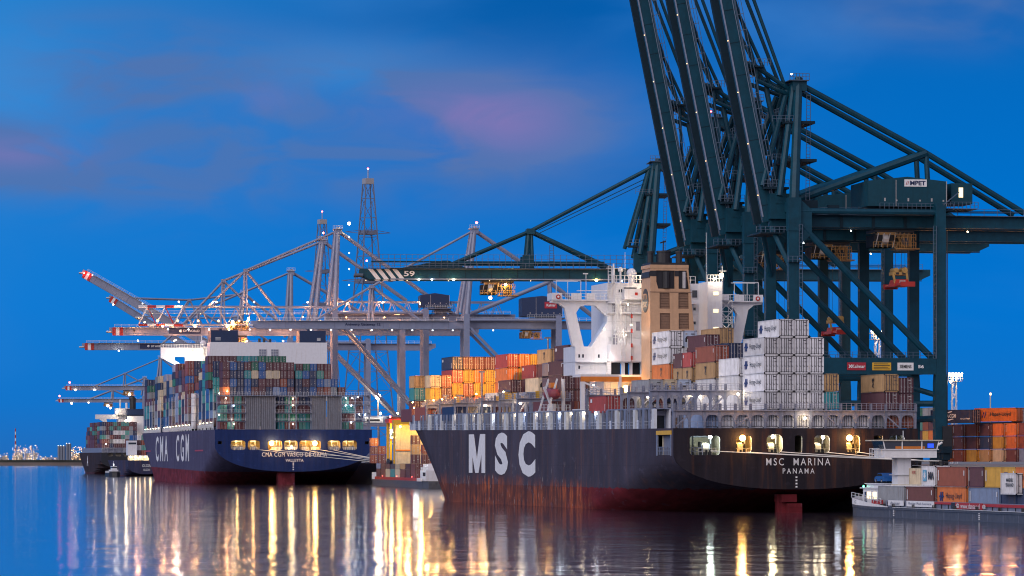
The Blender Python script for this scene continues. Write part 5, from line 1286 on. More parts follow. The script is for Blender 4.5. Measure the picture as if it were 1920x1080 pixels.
rt, hs = crane(DF(590, 1483, 5), "pale crane with a DP WORLD sign on the upper of the two long box booms", **{**k, 'out_': 79, 'back': 62, 'trolley': -30, 'pyl': (-35, 78), 'foot': (-52, 70), 'strut': None, 'bend': (36, 72), 'house': None}, lamps=lampsrow((-68, -54, -40, -26, -12), 54.6, LFW, .26, 6000, (1, .38, .15))+[(3.5, 96.5, LR, 0, None, .4)])
MB(signb).box(-56, -43.8, 4.85, 4.98, 57.3, 59.6).build("sign", rt); lettering("DP WORLD", 6.2, .9, whitep, rt, (-47.4, 4.8, 58.4), bold=.02)
MB(whitep).ball((-51.5, 4.85, 58.4), .55).build("logo", rt); lettering("9", .9, 1.2, logok, rt, (-69.5, 4.9, 58.4))
rt, hs = crane(DF(545, 1682, 5), "pale crane with a DP WORLD sign on the lower of the two long box booms", **{**k, 'out_': 91, 'back': 62, 'strut': None, 'bend': (40, 70), 'pyl': (-40, 74), 'house': None, 'apex': (0.5, 92.3)}, lamps=[(-75, 56.4, LFC, 500, (1, .9, .6), .4), (-40, 56.4, LF, 0, None, .3)])
MB(signb).box(-65.8, -55, 4.85, 4.98, 57.3, 59.6).build("sign", rt); lettering("DP WORLD", 5.2, .9, whitep, rt, (-58.2, 4.8, 58.4), bold=.02); MB(whitep).ball((-62, 4.85, 58.4), .55).build("logo", rt)
rt, hs = crane(DF(447, 1850, 5), "pale crane with its boom raised at a slant, highest tip at the far left", **{**k, 'out_': 86, 'back': 30, 'theta': 29.5, 'house': None, 'strut': None, 'bend': (26, 72), 'foot': (-58, 60), 'gd': 3.6, 'apex': (3, 90)}, lamps=[])
rt2 = rt
for x, z, mt in ((-74, 98.5, LR), (-72, 97.8, LR), (-70, 97.6, LFC), (-46, 84, LFC)): MB(mt).ball((x, 4, z), .35).build("lamp", rt2)
for x, z in ((-60, 84), (-45, 75.5), (-30, 67), (-16, 59)): light(DF(447, 1850, 5), x, 2, z-1.5, 900, (1, .6, .3), .3); MB(LW).ball((x, 5, z-.5), .3).build('lamp', rt2)
rt, hs = crane(DF(432, 2105, 5), "far pale crane with slanted boom, its tip just below the higher slanted one", **{**k, 'out_': 78, 'back': 30, 'theta': 32, 'house': None, 'strut': None, 'bend': (26, 72), 'gd': 3.4, 'apex': (3, 88)}, lamps=[])
rt, hs = crane(DF(300, 2640, 4), "distant pale crane, upper of the two lowered booms left of the blue ship", **{**k, 'out_': 66, 'back': 30, 'pyl': (-24.2, 68.4), 'foot': (-45, 60), 'rear': (-8, 60), 'apex': (.5, 80), 'strut': None, 'bend': (24, 62), 'house': None, 'trolley': -22, 'lw': 3}, lamps=[(-62, 62, LR, 0, None, .6), (-58, 57, LFW, 500, (1, .6, .3), .6), (-45, 57, LFW, 500, (1, .6, .3), .6), (-21, 54, LFW, 900, (1, .6, .3), 1.0), (-5, 57, LFW, 0, None, .5)])
rt, hs = crane(DF(270, 3190, 4), "most distant crane, lower of the two lowered booms left of the blue ship", **{**k, 'out_': 72, 'back': 30, 'pyl': (-26, 67), 'foot': (-45, 60), 'rear': (-8, 60), 'apex': (.5, 78), 'strut': None, 'bend': (24, 62), 'house': None, 'trolley': -30, 'lw': 3, 'tr': .9}, lamps=[(-70, 62, LR, 0, None, .7), (-60, 56, LFW, 600, (1, .6, .3), .9), (-46, 56.5, LFW, 0, None, .6), (-30, 54, LFW, 900, (1, .6, .3), 1.1), (-28, 52, LFW, 0, None, .8)])
# ------------------------------------------------------------------ the rest: far ships, barges, yard, masts, plants
# many small containers of the far ships and the long deck of the blue ship: one mass
vcm = bpy.data.materials.new("far_container_paint"); vcm.use_nodes = True
t = vcm.node_tree; at_ = t.nodes.new("ShaderNodeAttribute"); at_.attribute_name = "paint"; t.links.new(at_.outputs["Color"], t.nodes["Principled BSDF"].inputs["Base Color"]); t.nodes["Principled BSDF"].inputs["Roughness"].default_value = .6
class Mass:
    def __init__(s): s.v = []; s.f = []; s.c = []
    def add(s, F, x, y, z, col, L=12.1, H=2.8, W=1.2):
        b = len(s.v); k = 1+rnd.uniform(-.25, .25); c = tuple(v*k for v in CC[col])
        for zz in (z, z+H-.08):
            for (a, d) in ((-W, 0), (W, 0), (W, L), (-W, L)): s.v.append(F.W(x+a, y+d, zz))
        for q in ((0,3,2,1),(4,5,6,7),(0,1,5,4),(1,2,6,5),(2,3,7,6),(3,0,4,7)):
            s.f.append(tuple(b+i for i in q)); s.c.append(c)
        # ribs and locking bars on the visible end
        for a, w, cc in ((0, .05, (.02, .02, .02)), (-.55, .06, (.35, .33, .33)), (.55, .06, (.35, .33, .33)), (.35, .16, (.3, .3, .3))):
            b = len(s.v); z0, z1 = (z+.1, z+H-.2) if w < .1 else (z+H*.55, z+H*.7)
            for q in ((a-w, z0), (a+w, z0), (a+w, z1), (a-w, z1)): s.v.append(F.W(x+q[0], y-.05, q[1]))
            s.f.append((b, b+1, b+2, b+3)); s.c.append(cc)
    def build(s, name):
        me = bpy.data.meshes.new(name); me.from_pydata(s.v, [], s.f); me.materials.append(vcm)
        ca = me.color_attributes.new("paint", 'FLOAT_COLOR', 'CORNER'); data = []
        for p, c in zip(s.f, s.c): data += list((*c, 1))*len(p)
        ca.data.foreach_set("color", data); me.update()
        o = bpy.data.objects.new(name, me); COL.objects.link(o); return o
MS = Mass()
pal = ["maroon", "maroon", "navy", "blue", "navy", "green", "maroon", "navy", "steel", "brown", "teal", "sea", "blue", "grey", "navy", "cream"]
tops = [0, 43.5, 36.5, 41.8, 44.5, 42, 45.5, 39, 33, 42, 43, 44, 46, 44, 47, 45, 44, 42, 43, 45, 44, 41, 42, 40, 38]
yb = 33.5
ytops = [45.2, 42.4, 45, 42.0, 39.6, 46.6, 44, 46, 47.6, 47.6, 44.5, 42.5, 44.5, 45.5, 43.6, 39.5, 38.5, 41.5, 44, 40, 38, 37, 36]
bays = []
y = 18.5; i = 0
while y < 375:
    if not (76 < y < 96) and not (228 < y < 250):
        tp = ytops[min(i, len(ytops)-1)]; hb = min(26, H2.half(y+12, 18)-.8); bays.append((y, tp, hb))
        for r in range(0, 7):
            x = -hb+1.23+2.47*r; z = 20.2; n = int((tp-2.2*(r == 0)*(i % 3 == 1)-20.2)/2.82)
            cc = rnd.choice(pal)
            for tt in range(n):
                if rnd.random() < .7: cc = rnd.choice(pal)
                if r < 2 and i in (4, 9, 15) and tt < 6 and r == 0: continue
                MS.add(CMAF, x, y, 20.2+2.82*tt, cc)
        i += 1
    y += 14.6
mb = MB(greyst, rail)
for (y, tp, hb) in bays:
    for r in range(0, 4):
        x = -hb+2.47*r; mb.box(x-.12, x+.12, y-1.6, y-1.2, 19, 33, 1)
    for z in (22.5, 25.4, 28.3, 31.2): mb.box(-hb, -hb+8, y-1.7, y-1.1, z, z+.2, 0)
    mb.box(-hb-.1, -hb+.2, y-.8, y+.2, 19, 21.6, 1); mb.box(-hb-.1, -hb+.2, y+6, y+6.6, 19, 21.2, 1)
    mb.railing((-hb-.2, y, 19.6), (-hb-.2, y+13.6, 19.9), 1.3, 10, .07, 1)
mb.build("lashing_bridge", BLUE)
for k, (y, tp, hb) in enumerate(bays):
    mt = (LW, LO, LW, LC)[k % 4]
    for z in ((22.0, 27.0) if k % 2 else (24.5, 31.5)): MB(mt).ball((-hb+2.2+(k % 3)*2, y-1.9, z), .26).build("lamp", BLUE)
    light(CMAF, -hb+3, y-1.0, 24+(k % 3)*3, 90, (1, .72, .42) if k % 4 != 3 else (.9, .95, 1), .3)
    MB(LW).ball((-hb-.3, y+4, 21.5), .12).build("lamp", BLUE); light(CMAF, -hb-.6, y+5, 21.8, 22, (1, .82, .55), .3)
mb = MB(white); mb.tube((-24.6, 108, 20), (-24.6, 108, 33), 1.1, 10); mb.tube((-23.8, 205, 20), (-23.8, 205, 30), .9, 10); mb.tube((-24.5, 280, 20), (-24.5, 280, 29), 1, 10); mb.build("deck_crane", BLUE)
# white flare of the bow
# --- third ship, black hull
F3 = Frame(-241, 2402, 12.5)
S3 = root("container_ship", F3, "distant black container ship at the far left with a letter on its side", "container ship", "container ships moored along the quay")
H3 = Hull(16, lambda y: 13.4, [(0, 3), (25, 0), (50, -6)], [(0, 8), (30, 3), (60, -4)], 80, 120, lambda z: 176+14*(z/13)**1.4, 13, p=.35)
hm3 = hull_mat("far_black_hull", (.034, .026, .034), (.08, .03, .04), .9, 0, var=.1); tm3 = pmat("far_black_transom", (.015, .018, .028), .5, var=.15)
mb = MB(hm3, greyst); H3.mesh(mb, [-6, -2, 0, 1.5, 3.7, 6, 8, 10, 13.4], [0, 10, 20, 35, 50], 10); mb.build("hull", S3)
MB(tm3, creamp).plate(H3.transom_outline(3.1, 13.3), [rrect(-12+i*5, -8.6+i*5, 11, 13, .8) for i in range(5)], -.3, .0, 0).box(-15, 15, 3, 3.3, 10, 13.2, 1).build("transom", S3)
lettering("A", 7, 6.5, whitep, S3, (-16.04, 78, 8.2), 'x', bold=.03)
for b, (tp, n) in enumerate(((33.6, 13), (34, 13), (0, 0), (33, 12), (33, 12), (31, 11), (31, 10), (28.5, 10), (25, 8))):
    if not n: continue
    for r in range(min(n, 9)):
        k = int((tp-16.4)/2.7)
        for tt in range(k):
            c = rnd.choice(["maroon", "brown", "maroon", "navy", "brown", "white" if 2 < r < 6 and tt in (1, 3) and b == 0 else "sea", "grey" if b == 0 else "maroon"]) if not (b == 0 and 2 < r < 6 and tt in (1, 3)) else "white"
            MS.add(F3, -15.3+2.45*r+1.2+max(0, b-5)*1.2, 3+b*14.2, 16.4+2.7*tt, c, H=2.7)
mb = MB(greyst)
for r in range(9): mb.box(-15.5+r*3.6, -15.2+r*3.6, 1.6, 2, 13.3, 16.5)
mb.box(-15.5, 14, 1.5, 2.1, 16, 16.4); mb.box(-15.4, 15, 3.5, 120, 13.2, 16.35); mb.build("lashing_bridge", S3)
mb = MB(white, black, glass)
mb.box(-1.5, 14, 33, 42, 13, 36, 0); mb.box(-15.8, 15.8, 33, 36, 34.6, 37.5, 0); mb.box(-3, 8, 33, 40, 36, 41.5, 0); mb.prism([(-14, 34.8), (-9, 34.8), (-8, 31)], 'y', 33, 34, 0); mb.tube((0, 35, 41), (0, 35, 47), .5, 6, 0); mb.tube((4, 35, 41), (4, 35, 45), .8, 6, 0)
mb.build("deckhouse", S3)
mb = MB(black, housed); mb.box(3, 13.5, 24, 31, 16, 41, 1); mb.tube((7, 27, 41), (7, 27, 48), 2.0, 10, 0); mb.ball((6.6, 27, 47.6), 2.0, 0); mb.box(3, 13.6, 23.9, 31.1, 36.8, 37.2, 0); mb.build("funnel", S3)
mb = MB(white, glass); mb.box(3.1, 13.4, 23, 23.9, 14, 36.5, 0)
for z in (30, 27, 24, 21, 18): mb.box(3.1, 6.4, 22.6, 23, z, z+.8, 1)
mb.build("stair_house", S3)
for x, yv, z, e in ((2.2, 22, 33.5, 1600), (-3, 31, 39, 500), (6, 21.5, 26, 900), (8, 21.5, 20, 900), (-13, -1, 18.8, 300), (3, -1, 15.5, 300)):
    MB(LW).ball((x, yv, z), .7 if e > 1500 else .35).build("lamp", S3); light(F3, x, yv-1.5, z, e, (1, .8, .5), .5)
# --- feeder with a row of deck lights
F4 = Frame(-195.8, 2052, 12.5)
S4 = root("feeder_ship", F4, "small blue feeder ship with a row of bright deck lights beside the blue bow", "ship")
hm4 = hull_mat("feeder_hull", (.035, .04, .09), (.10, .03, .04), .4, 0, var=.1)
H4 = Hull(9.5, lambda y: 8.5, [(0, 1), (20, -2)], [(0, 5), (20, 1), (40, -3)], 60, 90, lambda z: 118+6*z/8, 8.5, p=.35)
mb = MB(hm4, greyst); H4.mesh(mb, [-3, 0, 1.2, 2.4, 3.7, 5, 6.5, 8.5], [0, 6, 14, 25, 40], 8); mb.build("hull", S4)
MB(hm4, whitep).plate(H4.transom_outline(1.1, 8.4), [], -.2, .1, 0).build("transom", S4)
lettering("OLSON", 4.6, 1.5, whitep, S4, (.5, -.3, 5.6)); lettering("OLSON", 3.6, 1.2, whitep, S4, (.5, -.3, 3.4))
mb = MB(creamp, whitep); mb.box(-9, 9, 4, 4.4, 8.4, 11, 0)
for k in range(8): mb.box(-9+k*2.5, -8.7+k*2.5, .5, .8, 8.4, 11, 1)
mb.box(-9, 9, .4, 4, 10.9, 11.2, 1); mb.build("stern_deck", S4)
for k in range(7): MB(LW).ball((-8+k*2.6, .9, 10.3), .36).build("lamp", S4)
light(F4, -5, 2, 10, 500, (1, .75, .4), .4); light(F4, 3, 2, 10, 500, (1, .75, .4), .4)
mb = MB(white, glass); mb.box(-9, -4, 5, 12, 11.2, 19, 0); mb.box(-8.6, -4.4, 4.9, 5, 17, 18, 1); mb.build("deckhouse", S4)
for r in range(6):
    for tt in range(4 if r < 5 else 3): MS.add(F4, -5+2.5*r, 8, 11.2+2.7*tt, ["navy", "sea", "maroon", "blue", "rust", "white"][(r*2+tt*3) % 6], H=2.7)
# --- tug
F5 = Frame(-206.5, 1990, -70)
T5 = root("tugboat", F5, "dark tugboat with white rails and wheelhouse, below the far black stern", "tugboat")
tg = MB(black, white, rail, glass)
pts = [(-7.6, -2.6), (-7.6, 2.6), (2, 3), (5.5, 2), (7.2, 0), (5.5, -2), (2, -3)]
tg.prism(pts, 'z', -1, 1.9, 0); tg.prism([(4.5, 2.2), (7.6, 0), (4.5, -2.2), (2, -2.8), (2, 2.8)], 'z', 1.9, 2.7, 0); tg.build("hull", T5)
tg = MB(white, glass, rail); tg.box(-3, 3, -1.8, 1.8, 1.9, 3.6, 0); tg.box(-1, 2.4, -1.3, 1.3, 3.6, 5.4, 0); tg.box(-1.05, 2.45, -1.35, 1.35, 4.4, 5.0, 1); tg.tube((0, 0, 5.4), (0, 0, 8), .12, 6, 0); tg.beam((-2, 0, 6.6), (2, 0, 6.6), .15, m=0); tg.tube((-2.4, .9, 3.6), (-2.4, .9, 5.2), .35, 8, 1)
tg.railing((-7, 2.5, 1.9), (2, 2.9, 1.9), 1, 8, .08, 2); tg.railing((-7, -2.5, 1.9), (2, -2.9, 1.9), 1, 8, .08, 2); tg.build("wheelhouse", T5)
MB(LC).ball((0, 0, 6.2), .2).build("lamp", T5)
for (F_, x_, y_, z_, c_) in LATER: MS.add(F_, x_, y_, z_, c_)
MSO = MS.build("far_containers"); tag(MSO, kind="stuff", label="mass of small coloured containers on the blue ship's long deck and the far ships", cat="containers", group="containers of the far ships")

# ------------------------------------------------------------------ barge at the lower right
FB = Frame(66.7, 500, 12.5)
BG = root("inland_barge", FB, "grey inland container barge with a white wheelhouse raised on a column, lower right", "barge", "inland container barges")
bargeh2 = bargeh
mb = MB(bargeh, whitep, redp, greyst)
yy = 80.5
port = [(0, -30), (0, yy-9), (.6, yy-5), (2.2, yy-1.6), (4.4, yy), (7, yy), (9.2, yy-1.6), (10.8, yy-5), (11.4, yy-9), (11.4, -30)]
mb.prism(port, 'z', -1, 1.5, 0)
mb.prism([(-.12, -30), (-.12, yy-10), (0, yy-10), (0, -30)], 'z', 1.15, 1.28, 0)
for y_ in range(-28, 62, 6): mb.box(-.03, 0, y_, y_+.06, .1, 1.1, 3)
b = len(mb.v); ring = [(0, yy-24), (0, yy-16), (0, yy-9), (.6, yy-5), (2.2, yy-1.6), (4.4, yy), (7, yy), (9.2, yy-1.6), (11.4, yy-9), (11.4, yy-22)]
hs_ = [1.6, 2.0, 2.5, 2.7, 2.85, 2.9, 2.9, 2.85, 2.5, 1.7]
lo = [1.5, 1.52, 1.65, 1.75, 1.8, 1.8, 1.8, 1.8, 1.65, 1.5]
for (x, y), h, l in zip(ring, hs_, lo): mb.v += [(x-.08 if x < 5 else x+.08, y+.1, l), (x-.10 if x < 5 else x+.1, y+.12, h), (x-.08 if x < 5 else x+.08, y+.1, 1.3)]
for i in range(len(ring)-1):
    mb.f.append((b+3*i, b+3*i+3, b+3*i+4, b+3*i+1)); mb.m.append(1)
    mb.f.append((b+3*i+2, b+3*i+5, b+3*i+3, b+3*i)); mb.m.append(0)
mb.build("hull", BG)
mb = MB(redp, black, greyst, creamp)
mb.box(.7, 1.0, -30, 60, 1.5, 2.5, 2); mb.box(.55, .7, -30, 22.5, 2.0, 2.4, 0); mb.box(.5, .7, 30.5, 42.5, 2.15, 2.45, 0); mb.box(10.4, 10.7, -30, 60, 1.5, 2.6, 2); mb.box(.5, .69, 27, 30.5, 1.6, 2.4, 1)
for y_ in range(-28, 60, 3): mb.box(.6, .72, y_, y_+.15, 1.5, 2.3, 1)
mb.build("coaming", BG)
s1 = MB(whitep).box(.35, .45, 37.5, 49.5, 1.7, 2.5).build("sign", BG); s1b = MB(whitep).box(.35, .45, 51, 58, 1.75, 2.5).build("sign", BG)
lettering("Barge-Rail-Service", 10, .42, greyst, s1, (.32, 43.4, 2.1), 'x'); lettering("danser", 4.4, .45, greyst, s1b, (.32, 54.5, 2.1), 'x')
MB(redp).box(.3, .45, 60.5, 65.5, 1.9, 2.5).build("sign", BG)
s2 = MB(redp).box(.4, .5, 17.5, 28.5, 1.6, 2.45).build("sign", BG); lettering("www.danser.nl", 7.9, .7, whitep, s2, (.37, 22.2, 2.03), 'x', bold=.0); lettering("@", 1.4, .6, whitep, s2, (.37, 27.3, 2.05), 'x', bold=.02); lettering("@", 1.4, .6, whitep, BG, (.37, 16.6, 2.0), 'x', bold=.02)
mb = MB(whitep)
for y0 in (54, 17.3):
    for k in range(4): mb.box(-.1, -.02, y0-.12, y0+.25, .25+k*.26, .4+k*.26)
mb.box(-.1, -.01, -30, yy-26, 1.47, 1.53); mb.build("draught_marks", BG)
lettering("CIRA II", 4, .4, signb, BG, (-.05, yy-10, 2.1), 'x')
for y_ in range(-26, 60, 9):
    q = MB(black).tube((.35, y_, 1.5), (.35, y_, 2.0), .14, 8).tube((.35, y_+.7, 1.5), (.35, y_+.7, 2.0), .14, 8); q.build("bollard", BG)
# aft deckhouse
mb = MB(white, glass, LWIN, rail, housed)
mb.prism([(1.4, yy-17), (1.4, yy-7.5), (2.6, yy-4.5), (8.8, yy-4.5), (10, yy-7.5), (10, yy-17)], 'z', 1.5, 4.1, 0); mb.box(1.8, 9.6, yy-16.6, yy-8, 4.1, 4.75, 0); mb.box(1.2, 10, yy-17.4, yy-6.5, 4.1, 4.25, 0); mb.box(1.6, 9.8, yy-16.8, yy-7.6, 4.75, 4.88, 0)
for y0 in (yy-11.2, yy-14): mb.box(1.33, 1.39, y0, y0+1.7, 2.6, 3.6, 2); mb.box(1.34, 1.395, y0+.8, y0+.9, 2.6, 3.6, 0)
mb.box(1.33, 1.39, yy-16.6, yy-15.6, 1.6, 3.7, 1); mb.box(1.33, 1.39, yy-9.4, yy-8.4, 1.8, 3.6, 4)
mb.tube((4, yy-2, 2), (4, yy-2, 3.9), .3, 8, 0); mb.railing((.4, yy-5, 2.7), (.1, yy-20, 1.9), .8, 8, .04, 3); mb.tube((5, yy-12, 4.8), (5, yy-12, 7), .05, 6, 3)
mb.build("deckhouse", BG)
MB(LG).ball((1.5, yy-7.4, 4.4), .14).build("lamp", BG)
light(FB, -3, yy-9, 4.5, 60, (.8, .85, 1), .5)
mb = MB(creamp, whitep); mb.box(1.6, 9, yy-33, yy-17.5, 4.45, 4.62, 1); mb.box(2, 8.5, yy-31, yy-19, 4.62, 4.8, 0); mb.build("deck_roof", BG)
# column and wheelhouse
YW = 62
mb = MB(white, signb, rail); mb.box(2.75, 4.8, YW-1.2, YW+1.2, 1.5, 8.7, 0); mb.box(2.65, 2.74, YW-.2, YW+1.1, 1.5, 8.7, 0); mb.box(2.3, 5.1, YW-1.4, YW+1.4, 6.1, 6.2, 2); mb.box(3.7, 3.76, YW-1.23, YW-1.2, 2, 8.6, 2); mb.build("wheelhouse_column", BG)
mb = MB(whitep, glass, orangep, rail, creamp)
mb.box(.35, 8.35, YW-2.4, YW+2.4, 8.65, 9.8, 0)
mb.prism([(.4, 9.9), (8.3, 9.9), (8.8, 11.05), (0, 11.05)], 'y', YW-2.5, YW+2.5, 1)
for x in (.4, 3.0, 6.0, 8.3): mb.beam((x, YW-2.56, 9.85), (x+(-.3 if x < 3 else .3 if x > 8 else 0), YW-2.56, 11.1), .14, m=0)
mb.box(.1, 8.6, YW-2.6, YW+2.6, 9.8, 9.92, 0); mb.box(-.9, 9.2, YW-2.8, YW+2.8, 11.08, 11.25, 4); mb.railing((-.4, YW-2.2, 8.7), (-.4, YW+2.2, 8.7), 1.3, 4, .05, 3); mb.box(-.5, .4, YW-2.2, YW+2.2, 8.6, 8.7, 3)
mb.tube((8.5, YW-2.6, 10.5), (9.1, YW-2.6, 10.9), .18, 6, 0); mb.box(2, 6.5, YW-2.53, YW-2.5, 9.95, 10.3, 2); mb.tube((4, YW, 11.2), (4, YW, 12.6), .06, 6, 3)
mb.build("wheelhouse", BG)
scr = emat("screen_blue", (.02, .08, 1), 1.2)
MB(scr).box(6.9, 7.8, YW-2.6, YW-2.53, 10.1, 10.7).build("screen", BG)
# the car carried on the roof of the barge
FCAR = FB.sub(2.6, 66.5, 4.9)
CARR = root("car", FCAR, "blue hatchback car parked on the roof of the barge beside the wheelhouse column", "car")
MB(white).box(-1.6, 1.6, -3, 3, 4.86, 4.9) if False else None
bluep = pmat("blue_car_paint", (.02, .12, .38), .25, var=0)
mb = MB(bluep); mb.prism([(-2.1, .3), (2.1, .3), (2.1, .75), (1.85, .95), (1.1, 1.02), (.45, 1.5), (-1.3, 1.52), (-1.95, 1.0), (-2.1, .8)], 'x', -.85, .85); mb.build("body", CARR)
mb = MB(glass); mb.prism([(1.0, 1.05), (.42, 1.42), (-1.2, 1.44), (-1.7, 1.05)], 'x', -.87, .87); mb.build("window", CARR)
for x in (-.8, .8):
    for y in (-1.3, 1.3):
        w = MB(black).tube((x-.11, y, .33), (x+.11, y, .33), .32, 12).build("wheel", CARR); MB(galv).tube((x-.12, y, .33), (x+.12, y, .33), .17, 8).build("rim", w)
# containers on the barge
def BX(F, x, y, z, col, label, side=None, L=12.19, H=2.7, reefer=False, txt=None, tcol=None):
    o = container(F, x, y, z, col, label, "containers on the barge", L=L, H=H, side=side, reefer=reefer); ALLLAB.add(label)
    if txt: lettering(txt[0], txt[1], txt[2], tcol or logok, o, (-1.235, txt[3], txt[4]), 'x', bold=.02, th=.02)
    return o
def yat(px, x=2.3):   # place along the barge by what the camera would see on its near side
    a = FB; t = (px-960)/F0; return (a.o[0]+x*a.c-t*(a.o[1]+x*a.s))/(a.s+t*a.c)
xc = 2.3
y0 = [yat(p, 1.08) for p in (1640, 1695, 1752, 1811, 1873, 1906, 1935)]
Z1, Z2 = 1.85, 4.62
rows_ = [("grey", 1695, None), ("brown", 1750, 'small'), ("orange", 1811, 'hapag'), ("steel", 1873, 'small'), ("navy", 1905, None), ("navy", 1935, None)]
for i, (c, p, sd) in enumerate(rows_):
    L = 12.19 if i < 4 else 6.06
    BX(FB, xc, yat(p, 1.08), Z1, c, ["grey container, lower left of the barge cargo, behind the white signs", "brown container, low on the barge, right of the grey one", "orange container marked Hapag-Lloyd, lower row of the barge", "blue grey container, lower row, right of the orange Hapag-Lloyd box", "short navy container below the white MAERSK SEALAND box", "short navy container at the right edge, lower row of the barge"][i], side=sd, L=L, H=2.75)
BX(FB, xc+2.6, yat(1727, 3.7)-.5, Z2, "cream", "short cream container beside the wheelhouse column, upper row", L=6.06, H=2.6, txt=("NYK", 1.6, .5, 3.6, 1.9), tcol=redp)
m1 = BX(FB, xc, yat(1753, 1.08), Z2, "white", "white container with a star logo and letters MAERSK, upper row of the barge", L=6.06, H=2.9)
MB(pmat("maersk_blue", (.15, .42, .62), .5, var=0)).box(-1.26, -1.236, 3.6, 5.2, .7, 2.3).build("logo", m1)
star = MB(whitep); pts = []
for k in range(14): rr = .62 if k % 2 == 0 else .28; pts.append((4.4+rr*math.cos(math.pi*k/7+math.pi/2), 1.5+rr*math.sin(math.pi*k/7+math.pi/2)))
star.prism(pts, 'x', -1.28, -1.261); star.build("star", m1); lettering("MA", 2.4, 1.1, logok, m1, (-1.26, 1.6, 1.5), 'x', bold=.05, th=.02)
BX(FB, xc, yat(1811, 1.08), Z2, "rust", "large rust brown container, upper row above the orange Hapag-Lloyd box", side='small', H=2.8)
BX(FB, xc+0, yat(1845, 1.08)+.3, Z2, "maroon", "dark maroon door end facing out, upper row of the barge", side='small', L=6.06, H=2.8)
BX(FB, xc, yat(1906, 1.08)+.4, Z2, "yellow", "yellow container behind the white MAERSK SEALAND box, upper row", side='small', H=2.8)
m2 = BX(FB, xc-.9+.0, yat(1905, .2), Z1+1.9, "white", "white refrigerated box marked MAERSK SEALAND at the right", L=6.06, H=2.9, txt=("MAERSK\nSEALAND", 3.0, 1.1, 2.4, 1.6))
BX(FB, xc, yat(1936, 1.08), Z2, "orange", "orange container cut by the right edge of the photo, upper row", H=2.8, side='hapag')

# ------------------------------------------------------------------ barge between the two big ships
FM = Frame(-20.5, 1145, 8.4)
BM = root("inland_barge", FM, "small inland barge with a white wheelhouse, moored between the blue stern and the black bow", "barge", "inland container barges")
# local: y runs to the left in the picture, x towards the camera is negative
mb = MB(bargeh, whitep, redp)
mb.prism([(-4, 3), (-5.4, 8), (-5.7, 24), (-5.7, 140), (-4.6, 147), (4.6, 147), (5.7, 140), (5.7, 8), (4, 3)], 'z', -1, 2.1, 0)
mb.box(-5.3, 5.3, 20, 137, 2.1, 3.0, 2); mb.prism([(-5.9, 6), (-5.9, 17), (-5.75, 17), (-5.75, 6)], 'z', 2.0, 3.0, 1); mb.box(-5.2, 5.2, 144, 146.6, 2, 4.4, 1)
mb.build("hull", BM)
mb = MB(white, glass, rail); mb.box(-4.8, 4.8, 3.5, 17.5, 2.1, 5.3, 0); mb.box(-4.0, 4.0, 6, 17, 5.3, 7.2, 0); mb.box(-2.6, 2.6, 9, 14.5, 7.2, 9.6, 0); mb.box(-2.7, -2.6, 9.4, 14, 8.2, 9.2, 1)
for k in range(4): mb.box(-4.87, -4.8, 4.4+k*1.6, 5.4+k*1.6, 3.6, 4.7, 1)
mb.railing((-4.6, 4, 5.3), (-4.6, 17, 5.3), 1, 8, .06, 2); mb.tube((0, 12, 9.6), (0, 12, 12.5), .1, 6, 0); mb.beam((-1.6, 12, 11), (1.6, 12, 11), .12, m=0)
mb.build("wheelhouse", BM)
Fm2 = FM.sub(0, 0); 
cl = [["maroon", "maroon", "brown", "cream", "tan", "brown", "maroon", "maroon"], ["navy", "steel", "maroon", "navy", "cream", "tan", "brown", "maroon"]]
lowc = ["maroon", "brown", "cream", "teal", "cream", "brown", "maroon", "brown"]
for i in range(8):
    for t_, c in enumerate((lowc[i], ["steel", "maroon", "maroon", "navy", "cream", "tan", "maroon", "brown"][i])):
        Fc = FM.sub(-3.9, 122-i*13.6)
        lab = f"{CN[c]} container, {'lower' if t_ == 0 else 'upper'} row, {ORDF[i+1]} from left, barge between the ships"
        container(Fc, 0, 0, 3.0+2.65*t_, c, lab, "containers on the small barge", L=12.19, H=2.6, near=False)
for x in (5, 10, 14): light(FM, -7, x, 6.5, 120, (.9, .95, 1), .4)
for k in range(3): MB(LR).ball((-5.8, 30+k*40, 3.3), .10).build("lamp", BM)

# ------------------------------------------------------------------ quay items between the ships
FS = Frame((742-960)/F0*1120, 1120, 8)
SC_ = root("straddle_carrier", FS, "tall yellow straddle carrier with red lights working on the quay between the ships", "straddle carrier")
for x in (-1.9, 1.9):
    for y in (-4.2, 4.2): MB(yel, LW).box(x-.35, x+.35, y-.4, y+.4, 8.4, 19.2, 0).build("leg", SC_)
    mb = MB(black)
    for y in (-3.8, -1.3, 1.3, 3.8): mb.tube((x-.35, y, 8.1), (x+.35, y, 8.1), .75, 12)
    mb.build("wheel", SC_)
MB(redp, black).box(-2.6, 2.6, -4.8, 4.8, 19.2, 20.4, 0).box(-2, 2, -4, 4, 20.4, 21, 1).build("top_frame", SC_)
MB(white, glass).box(-2.2, .2, -5.4, -3.6, 14.6, 16.8, 0).box(-2, 0, -5.45, -5.4, 15.2, 16.4, 1).build("cab", SC_)
for x, z, mt in ((-2.2, 21, LR), (0, 22, LO), (2.4, 20.8, LR), (-1.9, 17, LW), (2.4, 16.5, LW)): MB(mt).ball((x, -5.2, z), .28).build("lamp", SC_)
light(FS, -2, -7, 16, 1300, (1, .75, .25), .4); light(FS, 2.5, -7, 13, 1300, (1, .6, .2), .4); light(FS, 0, -7, 21, 300, (1, .15, .1), .4)
yc = 0
